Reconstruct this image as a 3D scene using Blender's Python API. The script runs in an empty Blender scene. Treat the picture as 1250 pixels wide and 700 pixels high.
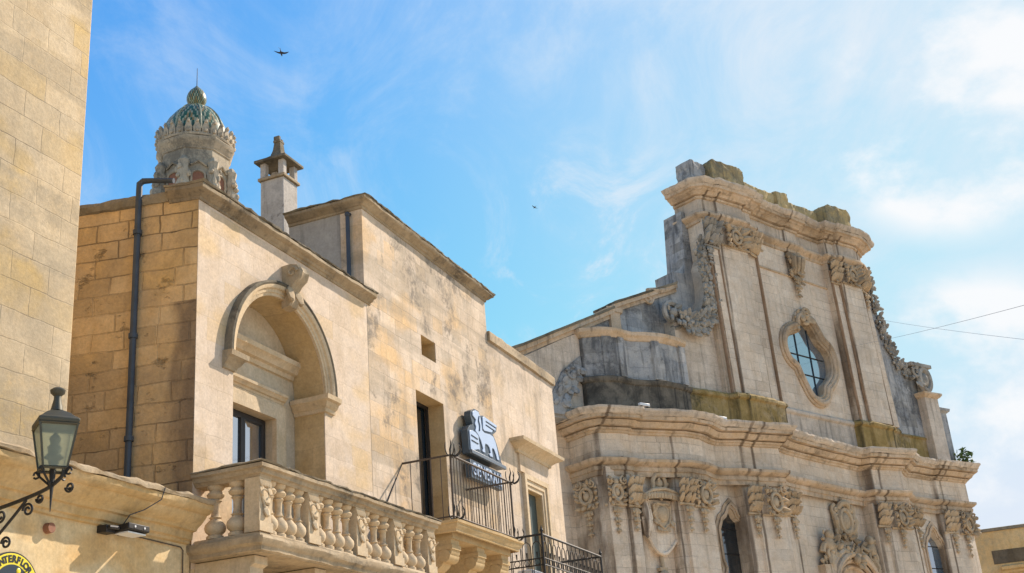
import bpy, bmesh, math, random
from mathutils import Vector, Matrix
from mathutils.geometry import tessellate_polygon
R = math.radians
rnd = random.Random(7)
scene = bpy.context.scene
COL = scene.collection

# ------------------------------------------------------------------ camera
YAW_A, YAW_B = R(20.795), R(49.695)          # compass directions of the palace street front and of the church front
cd = bpy.data.cameras.new('camera'); cam = bpy.data.objects.new('camera', cd); COL.objects.link(cam)
scene.camera = cam
cd.sensor_fit = 'HORIZONTAL'; cd.sensor_width = 36.0; cd.lens = 36.0*1465.49/1250.0
cd.clip_start = 0.1; cd.clip_end = 6000
PITCH, ROLL = R(21.9126), R(4.8144)
_right = Vector((1,0,0)); _fwd = Vector((0,math.cos(PITCH),math.sin(PITCH))); _down = Vector((0,math.sin(PITCH),-math.cos(PITCH)))
_X = math.cos(ROLL)*_right+math.sin(ROLL)*_down; _Y = -math.sin(ROLL)*_right+math.cos(ROLL)*_down
cam.matrix_world = Matrix.Translation((0,0,1.6)) @ Matrix((( _X.x,-_Y.x,-_fwd.x,0),(_X.y,-_Y.y,-_fwd.y,0),(_X.z,-_Y.z,-_fwd.z,0),(0,0,0,1)))

# ------------------------------------------------------------------ sun, sky, exposure
SUN_YAW, SUN_EL = R(49.0), R(38)
sd = bpy.data.lights.new('sun','SUN'); sun = bpy.data.objects.new('sun', sd); COL.objects.link(sun)
sd.energy = 3.05; sd.angle = R(0.5); sd.color = (1.0,0.87,0.74)
sdir = Vector((math.sin(SUN_YAW)*math.cos(SUN_EL), math.cos(SUN_YAW)*math.cos(SUN_EL), math.sin(SUN_EL)))
sun.rotation_euler = sdir.to_track_quat('Z','Y').to_euler(); sun.location = sdir*80

w = bpy.data.worlds.new('World'); scene.world = w; w.use_nodes = True
nt = w.node_tree; N = nt.nodes; Lk = nt.links
for n in list(N): N.remove(n)
def nd(t, **k):
    n = N.new(t)
    for a,b in k.items(): setattr(n,a,b)
    return n
out = nd('ShaderNodeOutputWorld'); bg = nd('ShaderNodeBackground'); bg.inputs['Strength'].default_value = 0.142
sky = nd('ShaderNodeTexSky', sky_type='NISHITA'); sky.sun_disc = False
sky.sun_elevation = SUN_EL; sky.sun_rotation = SUN_YAW; sky.altitude = 50; sky.air_density = 1.0; sky.dust_density = 0.25; sky.ozone_density = 2.2
tc = nd('ShaderNodeTexCoord')
def wmath(op, a, b=None, c=None):
    m = nd('ShaderNodeMath', operation=op)
    for i,v in enumerate((a,b,c)):
        if v is None: continue
        if isinstance(v,(int,float)): m.inputs[i].default_value = v
        else: Lk.new(v, m.inputs[i])
    return m.outputs[0]
sep = nd('ShaderNodeSeparateXYZ'); Lk.new(tc.outputs['Generated'], sep.inputs[0])
zz = wmath('ADD', sep.outputs[2], 0.12)
px_ = wmath('DIVIDE', sep.outputs[0], zz); py_ = wmath('DIVIDE', sep.outputs[1], zz)
cmb = nd('ShaderNodeCombineXYZ'); Lk.new(px_, cmb.inputs[0]); Lk.new(py_, cmb.inputs[1])   # flat cloud layer above the town
def skyspot(yaw, el, width, soft=2.0):       # soft patch of sky round a compass direction
    d = Vector((math.sin(yaw)*math.cos(el), math.cos(yaw)*math.cos(el), math.sin(el)))
    vm = nd('ShaderNodeVectorMath', operation='DOT_PRODUCT'); Lk.new(tc.outputs['Generated'], vm.inputs[0]); vm.inputs[1].default_value = d
    c = math.cos(width)
    mr = nd('ShaderNodeMapRange', interpolation_type='SMOOTHSTEP'); Lk.new(vm.outputs['Value'], mr.inputs[0])
    mr.inputs[1].default_value = c; mr.inputs[2].default_value = 1.0
    return mr.outputs[0]
def cnoise(vec, scale, detail, rough, dist=0.0, loc=(0,0,0), scl=(1,1,1), rot=0):
    mp = nd('ShaderNodeMapping'); Lk.new(vec, mp.inputs[0]); mp.inputs['Location'].default_value = loc; mp.inputs['Scale'].default_value = scl; mp.inputs['Rotation'].default_value = (0,0,rot)
    n = nd('ShaderNodeTexNoise'); Lk.new(mp.outputs[0], n.inputs['Vector']); n.inputs['Scale'].default_value = scale; n.inputs['Detail'].default_value = detail
    n.inputs['Roughness'].default_value = rough; n.inputs['Distortion'].default_value = dist
    return n.outputs['Fac']
def ramp(v, a, b):
    mr = nd('ShaderNodeMapRange', interpolation_type='SMOOTHSTEP'); Lk.new(v, mr.inputs[0]); mr.inputs[1].default_value = a; mr.inputs[2].default_value = b
    return mr.outputs[0]
cir = cnoise(cmb.outputs[0], 1.5, 9, 0.62, 0.7, (3.1,1.7,0), (1.0,0.42,1), R(35))
cir2 = cnoise(cmb.outputs[0], 5.0, 10, 0.68, 0.9, (1.1,6.7,0), (1.0,0.55,1), R(62))
puff = cnoise(tc.outputs['Generated'], 6.0, 8, 0.58, 0.1, (0.4,0.1,2.0), (1,1,1.6))
haze = skyspot(R(38), R(34), R(42))
right_veil = skyspot(R(22), R(46), R(26))
low = ramp(sep.outputs[2], 0.45, 0.05)
cirrus = wmath('MULTIPLY', ramp(wmath('ADD', wmath('MULTIPLY',cir,0.58), wmath('MULTIPLY',cir2,0.42)), 0.41, 0.66), wmath('ADD', 0.50, wmath('MULTIPLY', right_veil, 0.55)))
p1 = skyspot(R(22.8), R(26.5), R(6.5)); p2 = skyspot(R(21.5), R(12.5), R(8)); p3 = skyspot(R(4.8), R(22.3), R(7))
cum = wmath('MULTIPLY', ramp(puff, 0.44, 0.62), wmath('MINIMUM', wmath('ADD', wmath('MULTIPLY', p1, 2.2), wmath('MULTIPLY', p2, 2.4)), 0.95))
cir3 = wmath('MULTIPLY', ramp(cir2, 0.47, 0.66), wmath('MULTIPLY', p3, 0.75))
veil = wmath('MULTIPLY', haze, 0.42)
def over(a, b):   # 1-(1-a)(1-b)
    return wmath('SUBTRACT', 1.0, wmath('MULTIPLY', wmath('SUBTRACT',1.0,a), wmath('SUBTRACT',1.0,b)))
dens = over(over(cirrus, cir3), veil)
dens = wmath('MINIMUM', dens, 0.97)
hs = nd('ShaderNodeHueSaturation'); hs.inputs['Saturation'].default_value = 1.31; hs.inputs['Value'].default_value = 0.84; Lk.new(sky.outputs[0], hs.inputs['Color'])
mix = nd('ShaderNodeMix', data_type='RGBA'); Lk.new(dens, mix.inputs[0]); sc_ = nd('ShaderNodeSeparateColor'); Lk.new(hs.outputs[0], sc_.inputs[0]); cc_ = nd('ShaderNodeCombineColor')
for i_,cap_ in enumerate((2.35,2.6,3.05)): Lk.new(wmath('SMOOTH_MIN', sc_.outputs[i_], cap_, 1.2), cc_.inputs[i_])
Lk.new(cc_.outputs[0], mix.inputs[6])
mix.inputs[7].default_value = (2.5,2.75,3.02,1)
mix2 = nd('ShaderNodeMix', data_type='RGBA'); Lk.new(cum, mix2.inputs[0]); Lk.new(mix.outputs[2], mix2.inputs[6]); mix2.inputs[7].default_value = (3.08,3.12,3.18,1)
Lk.new(mix2.outputs[2], bg.inputs['Color']); Lk.new(bg.outputs[0], out.inputs[0])

vs = scene.view_settings
vs.view_transform = 'Standard'; vs.look = 'None'; vs.gamma = 1.0; vs.exposure = 1.14; vs.use_curve_mapping = False

# ------------------------------------------------------------------ materials
def stone(name, c1, c2, bw=0.62, bh=0.29, joint=0.5, dirt=0.35, dirt_col=(0.06,0.052,0.042), patch=0.4, patch_col=(0.17,0.145,0.11),
          streak=0.3, ochre=0.0, ochre_col=(0.5,0.33,0.13), bump=0.35, seed=0, blocks=True, jsize=0.006, rough=0.92, erode=0.0, band=0.0, stain_shade=(), stain_shade_col=(0.085,0.05,0.028), obase=0.0, tv=0.92):
    m = bpy.data.materials.new(name); m.use_nodes = True
    t = m.node_tree; ns = t.nodes; lk = t.links
    bsdf = ns['Principled BSDF']; bsdf.inputs['Roughness'].default_value = rough
    bsdf.inputs['Specular IOR Level'].default_value = 0.2
    def n_(ty, **k):
        x = ns.new(ty)
        for a,b in k.items(): setattr(x,a,b)
        return x
    def mth(op,a,b=None):
        x = n_('ShaderNodeMath', operation=op)
        for i,v in enumerate((a,b)):
            if v is None: continue
            if isinstance(v,(int,float)): x.inputs[i].default_value = v
            else: lk.new(v,x.inputs[i])
        return x.outputs[0]
    def rmp(v,a,b):
        x = n_('ShaderNodeMapRange', interpolation_type='SMOOTHSTEP'); lk.new(v,x.inputs[0]); x.inputs[1].default_value=a; x.inputs[2].default_value=b
        return x.outputs[0]
    def mx(f,a,b):
        x = n_('ShaderNodeMix', data_type='RGBA')
        if isinstance(f,(int,float)): x.inputs[0].default_value=f
        else: lk.new(f,x.inputs[0])
        for i,v in ((6,a),(7,b)):
            if isinstance(v,tuple): x.inputs[i].default_value=(*v,1)
            else: lk.new(v,x.inputs[i])
        return x.outputs[2]
    tc = n_('ShaderNodeTexCoord')
    mp = n_('ShaderNodeMapping'); mp.inputs['Location'].default_value=(seed*3.17,seed*1.31,seed*0.37); lk.new(tc.outputs['Object'],mp.inputs[0])
    V = mp.outputs[0]
    def noise(scale,detail=6,r=0.6,sc=(1,1,1),dist=0):
        q = V
        if sc!=(1,1,1):
            m2=n_('ShaderNodeMapping'); m2.inputs['Scale'].default_value=sc; lk.new(V,m2.inputs[0]); q=m2.outputs[0]
        x=n_('ShaderNodeTexNoise'); lk.new(q,x.inputs['Vector']); x.inputs['Scale'].default_value=scale; x.inputs['Detail'].default_value=detail
        x.inputs['Roughness'].default_value=r; x.inputs['Distortion'].default_value=dist
        return x
    big = noise(0.33,5,0.55); med = noise(1.7,8,0.68,dist=0.4); fine = noise(26,4,0.7); st = noise(2.6,6,0.65,(1.6,1.6,0.16))
    col = mx(rmp(med.outputs['Fac'],0.30,0.72), c1, c2)
    height = mth('ADD', mth('MULTIPLY',med.outputs['Fac'],0.5), mth('MULTIPLY',fine.outputs['Fac'],0.25))
    if ochre>0:
        oc = noise(0.9,4,0.5,(1,1,1.5)); col = mx(mth('MULTIPLY',rmp(oc.outputs['Fac'],0.5,0.66),ochre), col, ochre_col)
    if blocks:
        sp = n_('ShaderNodeSeparateXYZ'); lk.new(V,sp.inputs[0])
        wr = noise(3.2,3,0.5)
        wob = mth('MULTIPLY', mth('SUBTRACT',wr.outputs['Fac'],0.5), 0.05)
        cb = n_('ShaderNodeCombineXYZ'); lk.new(mth('ADD',mth('ADD',sp.outputs[0],sp.outputs[1]),wob),cb.inputs[0]); lk.new(mth('ADD',sp.outputs[2],wob),cb.inputs[1])
        br = n_('ShaderNodeTexBrick'); br.offset=0.5; br.squash=0.72; br.squash_frequency=3; lk.new(cb.outputs[0],br.inputs['Vector'])
        br.inputs['Color1'].default_value=(0,0,0,1); br.inputs['Color2'].default_value=(1,1,1,1); br.inputs['Mortar'].default_value=(0.4,0.4,0.4,1)
        br.inputs['Scale'].default_value=1; br.inputs['Mortar Size'].default_value=jsize; br.inputs['Mortar Smooth'].default_value=0.5
        br.inputs['Brick Width'].default_value=bw; br.inputs['Row Height'].default_value=bh
        sc_ = n_('ShaderNodeSeparateColor'); lk.new(br.outputs['Color'],sc_.inputs[0]); r = sc_.outputs[0]; mort = br.outputs['Fac']
        tint = n_('ShaderNodeMapRange'); lk.new(r,tint.inputs[0]); tint.inputs[3].default_value=tv; tint.inputs[4].default_value=1.05
        vm = n_('ShaderNodeVectorMath', operation='SCALE'); lk.new(col,vm.inputs[0]); lk.new(tint.outputs[0],vm.inputs['Scale']); col = vm.outputs[0]
        if ochre>0:
            col = mx(mth('MULTIPLY',mth('MULTIPLY',rmp(r,0.62,0.7),rmp(r,0.86,0.8)),ochre*0.7), col, ochre_col)
        # whole blocks that weathered grey-brown, clustered
        pm = mth('MULTIPLY', rmp(mth('ADD',mth('MULTIPLY',r,0.5),mth('MULTIPLY',big.outputs['Fac'],2.0)),1.28,1.5), rmp(med.outputs['Fac'],0.25,0.6))
        col = mx(mth('MULTIPLY',pm,patch), col, patch_col)
        jm = mth('MULTIPLY', mort, mth('MULTIPLY',rmp(noise(0.8,4).outputs['Fac'],0.38,0.62),joint))
        col = mx(jm, col, dirt_col)
        height = mth('SUBTRACT', height, mth('MULTIPLY',mort,0.7))
        if erode>0:
            er = mth('MULTIPLY', rmp(noise(2.2,6,0.7,(1,1,1.8)).outputs['Fac'],0.60,0.72), erode); col = mx(mth('MULTIPLY',er,0.55), col, dirt_col); height = mth('SUBTRACT',height,er)
    else:
        pm = rmp(mth('ADD',mth('MULTIPLY',big.outputs['Fac'],0.6),mth('MULTIPLY',med.outputs['Fac'],0.6)),0.56,0.68)
        col = mx(mth('MULTIPLY',pm,patch), col, patch_col)
    mot = noise(7.5,9,0.78)
    if band>0:
        bn = noise(1.0,3,0.5,(0.22,0.22,2.1)); bm = mth('MULTIPLY',rmp(bn.outputs['Fac'],0.51,0.60),rmp(mot.outputs['Fac'],0.34,0.56)); col = mx(mth('MULTIPLY',bm,band),col,patch_col)
    dm = mth('MULTIPLY', rmp(mth('ADD',mth('ADD',mth('MULTIPLY',noise(1.05,9,0.72,dist=0.8).outputs['Fac'],0.55),mth('MULTIPLY',mot.outputs['Fac'],0.40)),mth('MULTIPLY',big.outputs['Fac'],0.40)),0.675,0.79), dirt)
    col = mx(dm, col, dirt_col)
    sm = mth('MULTIPLY', rmp(st.outputs['Fac'],0.50,0.68), streak)
    col = mx(sm, col, dirt_col)
    if stain_shade:  # vertical bands: real staining, and on the church painted crease shade as well
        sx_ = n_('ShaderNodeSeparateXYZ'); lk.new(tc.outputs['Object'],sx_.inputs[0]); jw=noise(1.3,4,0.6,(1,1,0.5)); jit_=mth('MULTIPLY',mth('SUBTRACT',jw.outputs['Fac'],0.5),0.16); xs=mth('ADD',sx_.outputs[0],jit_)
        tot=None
        for (u_,w_,za,zb_) in stain_shade:
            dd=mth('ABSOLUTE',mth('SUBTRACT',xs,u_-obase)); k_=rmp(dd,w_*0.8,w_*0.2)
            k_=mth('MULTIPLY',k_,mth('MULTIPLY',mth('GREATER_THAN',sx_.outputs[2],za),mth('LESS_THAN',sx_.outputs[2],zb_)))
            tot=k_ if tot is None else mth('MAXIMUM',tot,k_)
        stn=noise(1.1,6,0.65,(1,1,0.35)); col = mx(mth('MULTIPLY',mth('MULTIPLY',tot,rmp(stn.outputs['Fac'],0.28,0.55)),0.78), col, stain_shade_col)
    mr_ = n_('ShaderNodeMapRange'); lk.new(mot.outputs['Fac'],mr_.inputs[0]); mr_.inputs[1].default_value=0.28; mr_.inputs[2].default_value=0.72; mr_.inputs[3].default_value=0.80; mr_.inputs[4].default_value=1.12
    vq = n_('ShaderNodeVectorMath', operation='SCALE'); lk.new(col,vq.inputs[0]); lk.new(mr_.outputs[0],vq.inputs['Scale']); col=vq.outputs[0]
    height = mth('ADD', height, mth('MULTIPLY',mot.outputs['Fac'],0.35))
    gr = n_('ShaderNodeMapRange'); lk.new(fine.outputs['Fac'],gr.inputs[0]); gr.inputs[1].default_value=0.3; gr.inputs[2].default_value=0.7; gr.inputs[3].default_value=0.86; gr.inputs[4].default_value=1.1
    vm = n_('ShaderNodeVectorMath', operation='SCALE'); lk.new(col,vm.inputs[0]); lk.new(gr.outputs[0],vm.inputs['Scale'])
    lk.new(vm.outputs[0], bsdf.inputs['Base Color'])
    bp = n_('ShaderNodeBump'); bp.inputs['Strength'].default_value=bump; bp.inputs['Distance'].default_value=0.03; lk.new(height,bp.inputs['Height']); lk.new(bp.outputs[0],bsdf.inputs['Normal'])
    return m

def plain(name, col, rough=0.5, metal=0.0, var=0.15, scale=8.0, spec=0.5, col2=None):
    m = bpy.data.materials.new(name); m.use_nodes=True; t=m.node_tree; b=t.nodes['Principled BSDF']
    b.inputs['Roughness'].default_value=rough; b.inputs['Metallic'].default_value=metal; b.inputs['Specular IOR Level'].default_value=spec
    tc=t.nodes.new('ShaderNodeTexCoord'); n=t.nodes.new('ShaderNodeTexNoise'); n.inputs['Scale'].default_value=scale; n.inputs['Detail'].default_value=5
    t.links.new(tc.outputs['Object'],n.inputs['Vector'])
    x=t.nodes.new('ShaderNodeMix'); x.data_type='RGBA'; t.links.new(n.outputs['Fac'],x.inputs[0])
    c2 = col2 or tuple(c*(1-var*2) for c in col)
    x.inputs[6].default_value=(*c2,1); x.inputs[7].default_value=(*[min(1,c*(1+var)) for c in col],1)
    t.links.new(x.outputs[2],b.inputs['Base Color'])
    return m

def glass(name, tint=(0.02,0.03,0.035), rough=0.03, ior=1.9):
    m = plain(name, tint, rough, 0.0, 0.2, 2.0, 1.0); m.node_tree.nodes['Principled BSDF'].inputs['IOR'].default_value=ior
    return m

M = {}
GRIME_SHADE_LOW=[(28.15,0.12,0,13),(29.0,0.10,0,11.4),(29.58,0.12,0,10.9),(31.1,0.10,0,12.4),(33.0,0.10,0,10.9),(34.8,0.16,0,13.1),(35.35,0.12,0,13.1),(36.75,0.20,0,12.7),(38.0,0.10,0,10.8),(43.62,0.18,0,12.8),(44.1,0.13,0,12.8),(45.65,0.16,0,12.5),(46.9,0.10,0,11),(48.75,0.16,0,12.9),(49.15,0.12,0,12.9)]  # church corners where grime and the shade of the crease are painted in
GRIME_SHADE_UP=[(35.42,0.12,13.1,23.2),(36.0,0.12,13.1,23.2),(37.72,0.13,13.1,23.1),(38.45,0.10,13.1,22.5),(41.0,0.10,20.9,23.6),(43.95,0.13,13.1,23.2),(44.6,0.13,13.1,23.2),(46.3,0.12,13.1,23)]
GRIME_SHADE=GRIME_SHADE_LOW+GRIME_SHADE_UP
M['pale']   = stone('pale_limestone',(0.64,0.50,0.355),(0.73,0.60,0.47),bw=0.66,bh=0.30,joint=0.5,tv=0.88,dirt=0.16,dirt_col=(0.30,0.23,0.15),patch=0.14,streak=0.10,ochre=0.5,ochre_col=(0.66,0.45,0.20),seed=1,bump=0.25,jsize=0.004)
M['palew']  = stone('weathered_limestone',(0.61,0.47,0.32),(0.72,0.59,0.45),bw=0.55,bh=0.27,joint=0.65,tv=0.86,dirt=0.85,dirt_col=(0.17,0.145,0.115),patch=0.55,patch_col=(0.29,0.245,0.18),streak=0.28,ochre=0.6,ochre_col=(0.68,0.44,0.20),band=0.5,seed=2,bump=0.3,jsize=0.005)
M['pale3']  = stone('streaked_limestone',(0.62,0.49,0.355),(0.71,0.585,0.455),bw=0.6,bh=0.28,joint=0.4,tv=0.9,dirt=0.55,dirt_col=(0.25,0.205,0.155),patch=0.25,streak=0.45,ochre=0.2,seed=3,bump=0.25,jsize=0.004)
M['side']   = stone('ochre_block_stone',(0.76,0.49,0.22),(0.82,0.58,0.31),bw=0.47,bh=0.25,joint=0.6,tv=0.90,dirt=0.22,dirt_col=(0.07,0.05,0.03),patch=0.42,patch_col=(0.28,0.19,0.115),streak=0.10,ochre=0.4,ochre_col=(0.64,0.39,0.12),seed=4,bump=0.9,jsize=0.009,erode=0.9,stain_shade=[(11.40,0.10,4.0,7.3)],stain_shade_col=(0.15,0.10,0.065),obase=13.5)
M['tower']  = stone('tower_block_stone',(0.62,0.47,0.28),(0.70,0.56,0.37),bw=0.72,bh=0.31,joint=0.55,tv=0.86,dirt=0.25,dirt_col=(0.14,0.12,0.09),patch=0.50,patch_col=(0.36,0.295,0.20),streak=0.10,ochre=0.7,ochre_col=(0.58,0.39,0.13),seed=5,bump=0.45,jsize=0.007,band=0.6)
M['ground_wall'] = stone('ochre_plaster_wall',(0.62,0.45,0.23),(0.70,0.56,0.34),blocks=False,dirt=0.10,patch=0.10,streak=0.10,ochre=0.6,ochre_col=(0.60,0.36,0.13),seed=6,bump=0.15)
M['ledge']  = stone('ochre_moulding_stone',(0.50,0.34,0.15),(0.60,0.44,0.24),blocks=False,dirt=0.20,patch=0.15,streak=0.22,seed=7,bump=0.3)
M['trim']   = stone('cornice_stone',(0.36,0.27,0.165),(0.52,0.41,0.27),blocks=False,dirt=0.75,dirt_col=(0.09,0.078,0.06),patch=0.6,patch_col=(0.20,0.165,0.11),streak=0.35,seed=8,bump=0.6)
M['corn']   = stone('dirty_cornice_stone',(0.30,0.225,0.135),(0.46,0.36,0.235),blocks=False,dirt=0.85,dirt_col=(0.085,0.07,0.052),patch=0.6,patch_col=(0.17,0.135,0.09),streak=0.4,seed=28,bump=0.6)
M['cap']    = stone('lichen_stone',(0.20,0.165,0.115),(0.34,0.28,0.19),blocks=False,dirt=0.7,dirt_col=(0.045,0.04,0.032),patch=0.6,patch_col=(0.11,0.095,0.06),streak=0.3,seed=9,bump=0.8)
M['balus']  = stone('baluster_stone',(0.57,0.43,0.26),(0.66,0.53,0.36),blocks=False,dirt=0.45,patch=0.2,streak=0.14,seed=10,bump=0.3)
M['niche']  = stone('niche_plaster',(0.52,0.42,0.28),(0.60,0.50,0.36),blocks=False,dirt=0.08,patch=0.1,streak=0.08,seed=11,bump=0.15)
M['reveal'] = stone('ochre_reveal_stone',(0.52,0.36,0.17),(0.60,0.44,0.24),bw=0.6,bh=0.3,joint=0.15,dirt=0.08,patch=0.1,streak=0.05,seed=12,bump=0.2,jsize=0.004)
M['ch']     = stone('church_wall_stone',(0.71,0.545,0.38),(0.80,0.66,0.505),bw=0.9,bh=0.40,joint=0.5,tv=0.84,dirt=0.20,dirt_col=(0.15,0.12,0.09),patch=0.22,patch_col=(0.36,0.26,0.17),streak=0.24,seed=13,bump=0.4,jsize=0.012,stain_shade=GRIME_SHADE,obase=40)
M['chm']    = stone('church_moulding_stone',(0.54,0.375,0.22),(0.69,0.535,0.385),blocks=False,dirt=0.45,dirt_col=(0.13,0.09,0.055),patch=0.4,patch_col=(0.30,0.205,0.115),streak=0.5,seed=14,bump=0.5,stain_shade=GRIME_SHADE,obase=40)
M['chgrey'] = stone('church_lichen_wall',(0.34,0.34,0.335),(0.54,0.50,0.44),bw=0.9,bh=0.40,joint=0.5,tv=0.82,dirt=0.75,dirt_col=(0.085,0.085,0.085),patch=0.7,patch_col=(0.18,0.16,0.13),streak=0.75,seed=15,bump=0.5)
M['chmid']  = stone('church_streaked_wall',(0.60,0.475,0.345),(0.72,0.59,0.455),bw=0.9,bh=0.40,joint=0.5,tv=0.84,dirt=0.3,dirt_col=(0.13,0.115,0.10),patch=0.35,patch_col=(0.26,0.22,0.18),streak=0.45,seed=16,bump=0.4,stain_shade=GRIME_SHADE,obase=40)
M['groove'] = stone('brown_grime_shade_groove',(0.26,0.155,0.085),(0.40,0.265,0.165),blocks=False,dirt=0.5,dirt_col=(0.10,0.065,0.04),patch=0.4,patch_col=(0.16,0.10,0.06),streak=0.4,seed=29,bump=0.3)  # one dark brown for groove lines: grime with their shade coloured in
M['moss']   = stone('mossy_church_stone',(0.28,0.19,0.06),(0.44,0.30,0.12),blocks=False,dirt=0.65,dirt_col=(0.04,0.04,0.022),patch=0.5,patch_col=(0.40,0.31,0.19),streak=0.5,seed=17,bump=0.6,stain_shade=GRIME_SHADE,stain_shade_col=(0.035,0.032,0.018),obase=40)
M['dark']   = stone('blackened_church_stone',(0.075,0.065,0.05),(0.20,0.165,0.12),blocks=False,dirt=0.5,dirt_col=(0.03,0.028,0.025),patch=0.4,patch_col=(0.24,0.20,0.15),streak=0.7,seed=18,bump=0.7)
M['orn']    = stone('carved_church_stone',(0.48,0.34,0.20),(0.62,0.48,0.32),blocks=False,dirt=0.45,dirt_col=(0.10,0.075,0.05),patch=0.4,patch_col=(0.26,0.185,0.11),streak=0.3,seed=19,bump=0.25)
M['orngrey']= stone('carved_lichen_stone',(0.22,0.20,0.165),(0.50,0.44,0.36),blocks=False,dirt=0.5,dirt_col=(0.06,0.055,0.05),patch=0.4,streak=0.4,seed=20,bump=0.25)
M['crest']  = stone('lichen_crest_stone',(0.46,0.33,0.14),(0.58,0.44,0.23),blocks=False,dirt=0.55,dirt_col=(0.09,0.085,0.07),patch=0.5,patch_col=(0.16,0.15,0.10),streak=0.5,seed=21,bump=0.6)
M['dome_st']= stone('bell_tower_stone',(0.44,0.36,0.25),(0.60,0.50,0.36),blocks=False,dirt=0.7,dirt_col=(0.11,0.10,0.08),patch=0.5,patch_col=(0.25,0.22,0.17),streak=0.4,seed=22,bump=0.4)
M['chim']   = stone('chimney_plaster',(0.44,0.39,0.33),(0.58,0.53,0.46),blocks=False,dirt=1.0,dirt_col=(0.06,0.052,0.045),patch=0.5,patch_col=(0.22,0.19,0.16),streak=0.4,seed=23,bump=0.5)
M['plaster']= stone('grey_streaked_plaster',(0.40,0.37,0.325),(0.50,0.46,0.40),blocks=False,dirt=0.25,dirt_col=(0.18,0.165,0.145),patch=0.3,patch_col=(0.28,0.26,0.23),streak=0.5,seed=24,bump=0.25)
M['rb']     = stone('ochre_far_wall',(0.70,0.45,0.19),(0.78,0.56,0.28),blocks=False,dirt=0.25,dirt_col=(0.12,0.09,0.06),patch=0.3,streak=0.2,seed=25,bump=0.3)
M['rbdark'] = stone('blackened_far_band',(0.12,0.09,0.055),(0.22,0.16,0.09),blocks=False,dirt=0.5,patch=0.4,streak=0.4,seed=26,bump=0.4)
M['paving'] = stone('pale_paving',(0.60,0.52,0.40),(0.68,0.60,0.47),blocks=False,dirt=0.1,patch=0.1,streak=0,seed=27,bump=0.1)
M['iron']   = plain('dark_wrought_iron',(0.028,0.026,0.024),0.55,0.4,0.3,30)
M['rust']   = plain('rusty_thin_iron',(0.10,0.075,0.055),0.7,0.2,0.35,30)
M['lampmet']= plain('verdigris_lamp_metal',(0.045,0.05,0.045),0.55,0.5,0.4,20,0.5,(0.10,0.085,0.05))
M['pipe']   = plain('grey_drainpipe_metal',(0.055,0.068,0.085),0.55,0.2,0.3,6)
M['frame']  = plain('dark_window_frame',(0.02,0.018,0.017),0.5,0,0.2,10)
M['glass']  = glass('window_glass',(0.02,0.05,0.08),0.03,3.2)
M['glassc'] = glass('church_glass',(0.06,0.12,0.17),0.06,2.6)
M['dkglass']= glass('dark_glass',(0.008,0.016,0.022),0.08,1.7)
M['interior']=plain('dark_room',(0.012,0.012,0.014),0.8,0,0.1,2)
M['shutter']= plain('grey_green_shutter',(0.06,0.085,0.075),0.5,0,0.2,6)
M['plate']  = plain('dark_slate_sign_edge',(0.05,0.075,0.10),0.4,0.1,0.15,6)
M['white']  = plain('pale_blue_sign_face',(0.44,0.54,0.69),0.35,0,0.05,3)
M['platefront']=plain('grey_sign_plate',(0.13,0.16,0.19),0.4,0.1,0.1,4)
M['yellow'] = plain('yellow_enamel',(0.80,0.66,0.03),0.35,0,0.06,6)
M['black']  = plain('black_enamel',(0.012,0.014,0.02),0.35,0,0.1,6)
M['navy']   = plain('blue_black_enamel',(0.015,0.03,0.045),0.35,0,0.15,6)
M['bird']   = plain('dark_feathers',(0.02,0.02,0.025),0.7,0,0.2,20)
M['leaf']   = plain('green_leaves',(0.10,0.17,0.04),0.7,0,0.4,9)
M['dry']    = plain('dry_stalks',(0.12,0.10,0.05),0.8,0,0.3,9)
M['tile_g'] = plain('green_glazed_tile',(0.030,0.105,0.055),0.35,0,0.45,7,0.4)
M['tile_w'] = plain('cream_glazed_tile',(0.34,0.34,0.22),0.4,0,0.25,7,0.4)
M['tile_y'] = plain('ochre_glazed_tile',(0.30,0.19,0.07),0.4,0,0.35,7,0.4)
M['wire']   = plain('black_cable',(0.20,0.23,0.28),0.7,0,0.1,5)
M['acwhite']= plain('white_appliance_paint',(0.70,0.70,0.68),0.4,0,0.08,4)
M['terra']  = plain('terracotta',(0.30,0.13,0.07),0.8,0,0.25,12)
# frosted lamp glass
m = plain('milky_lamp_glass',(0.66,0.74,0.60),0.35,0,0.12,6); b = m.node_tree.nodes['Principled BSDF']
b.inputs['Transmission Weight'].default_value = 0.75; b.inputs['IOR'].default_value = 1.15; M['lampglass'] = m

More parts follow.
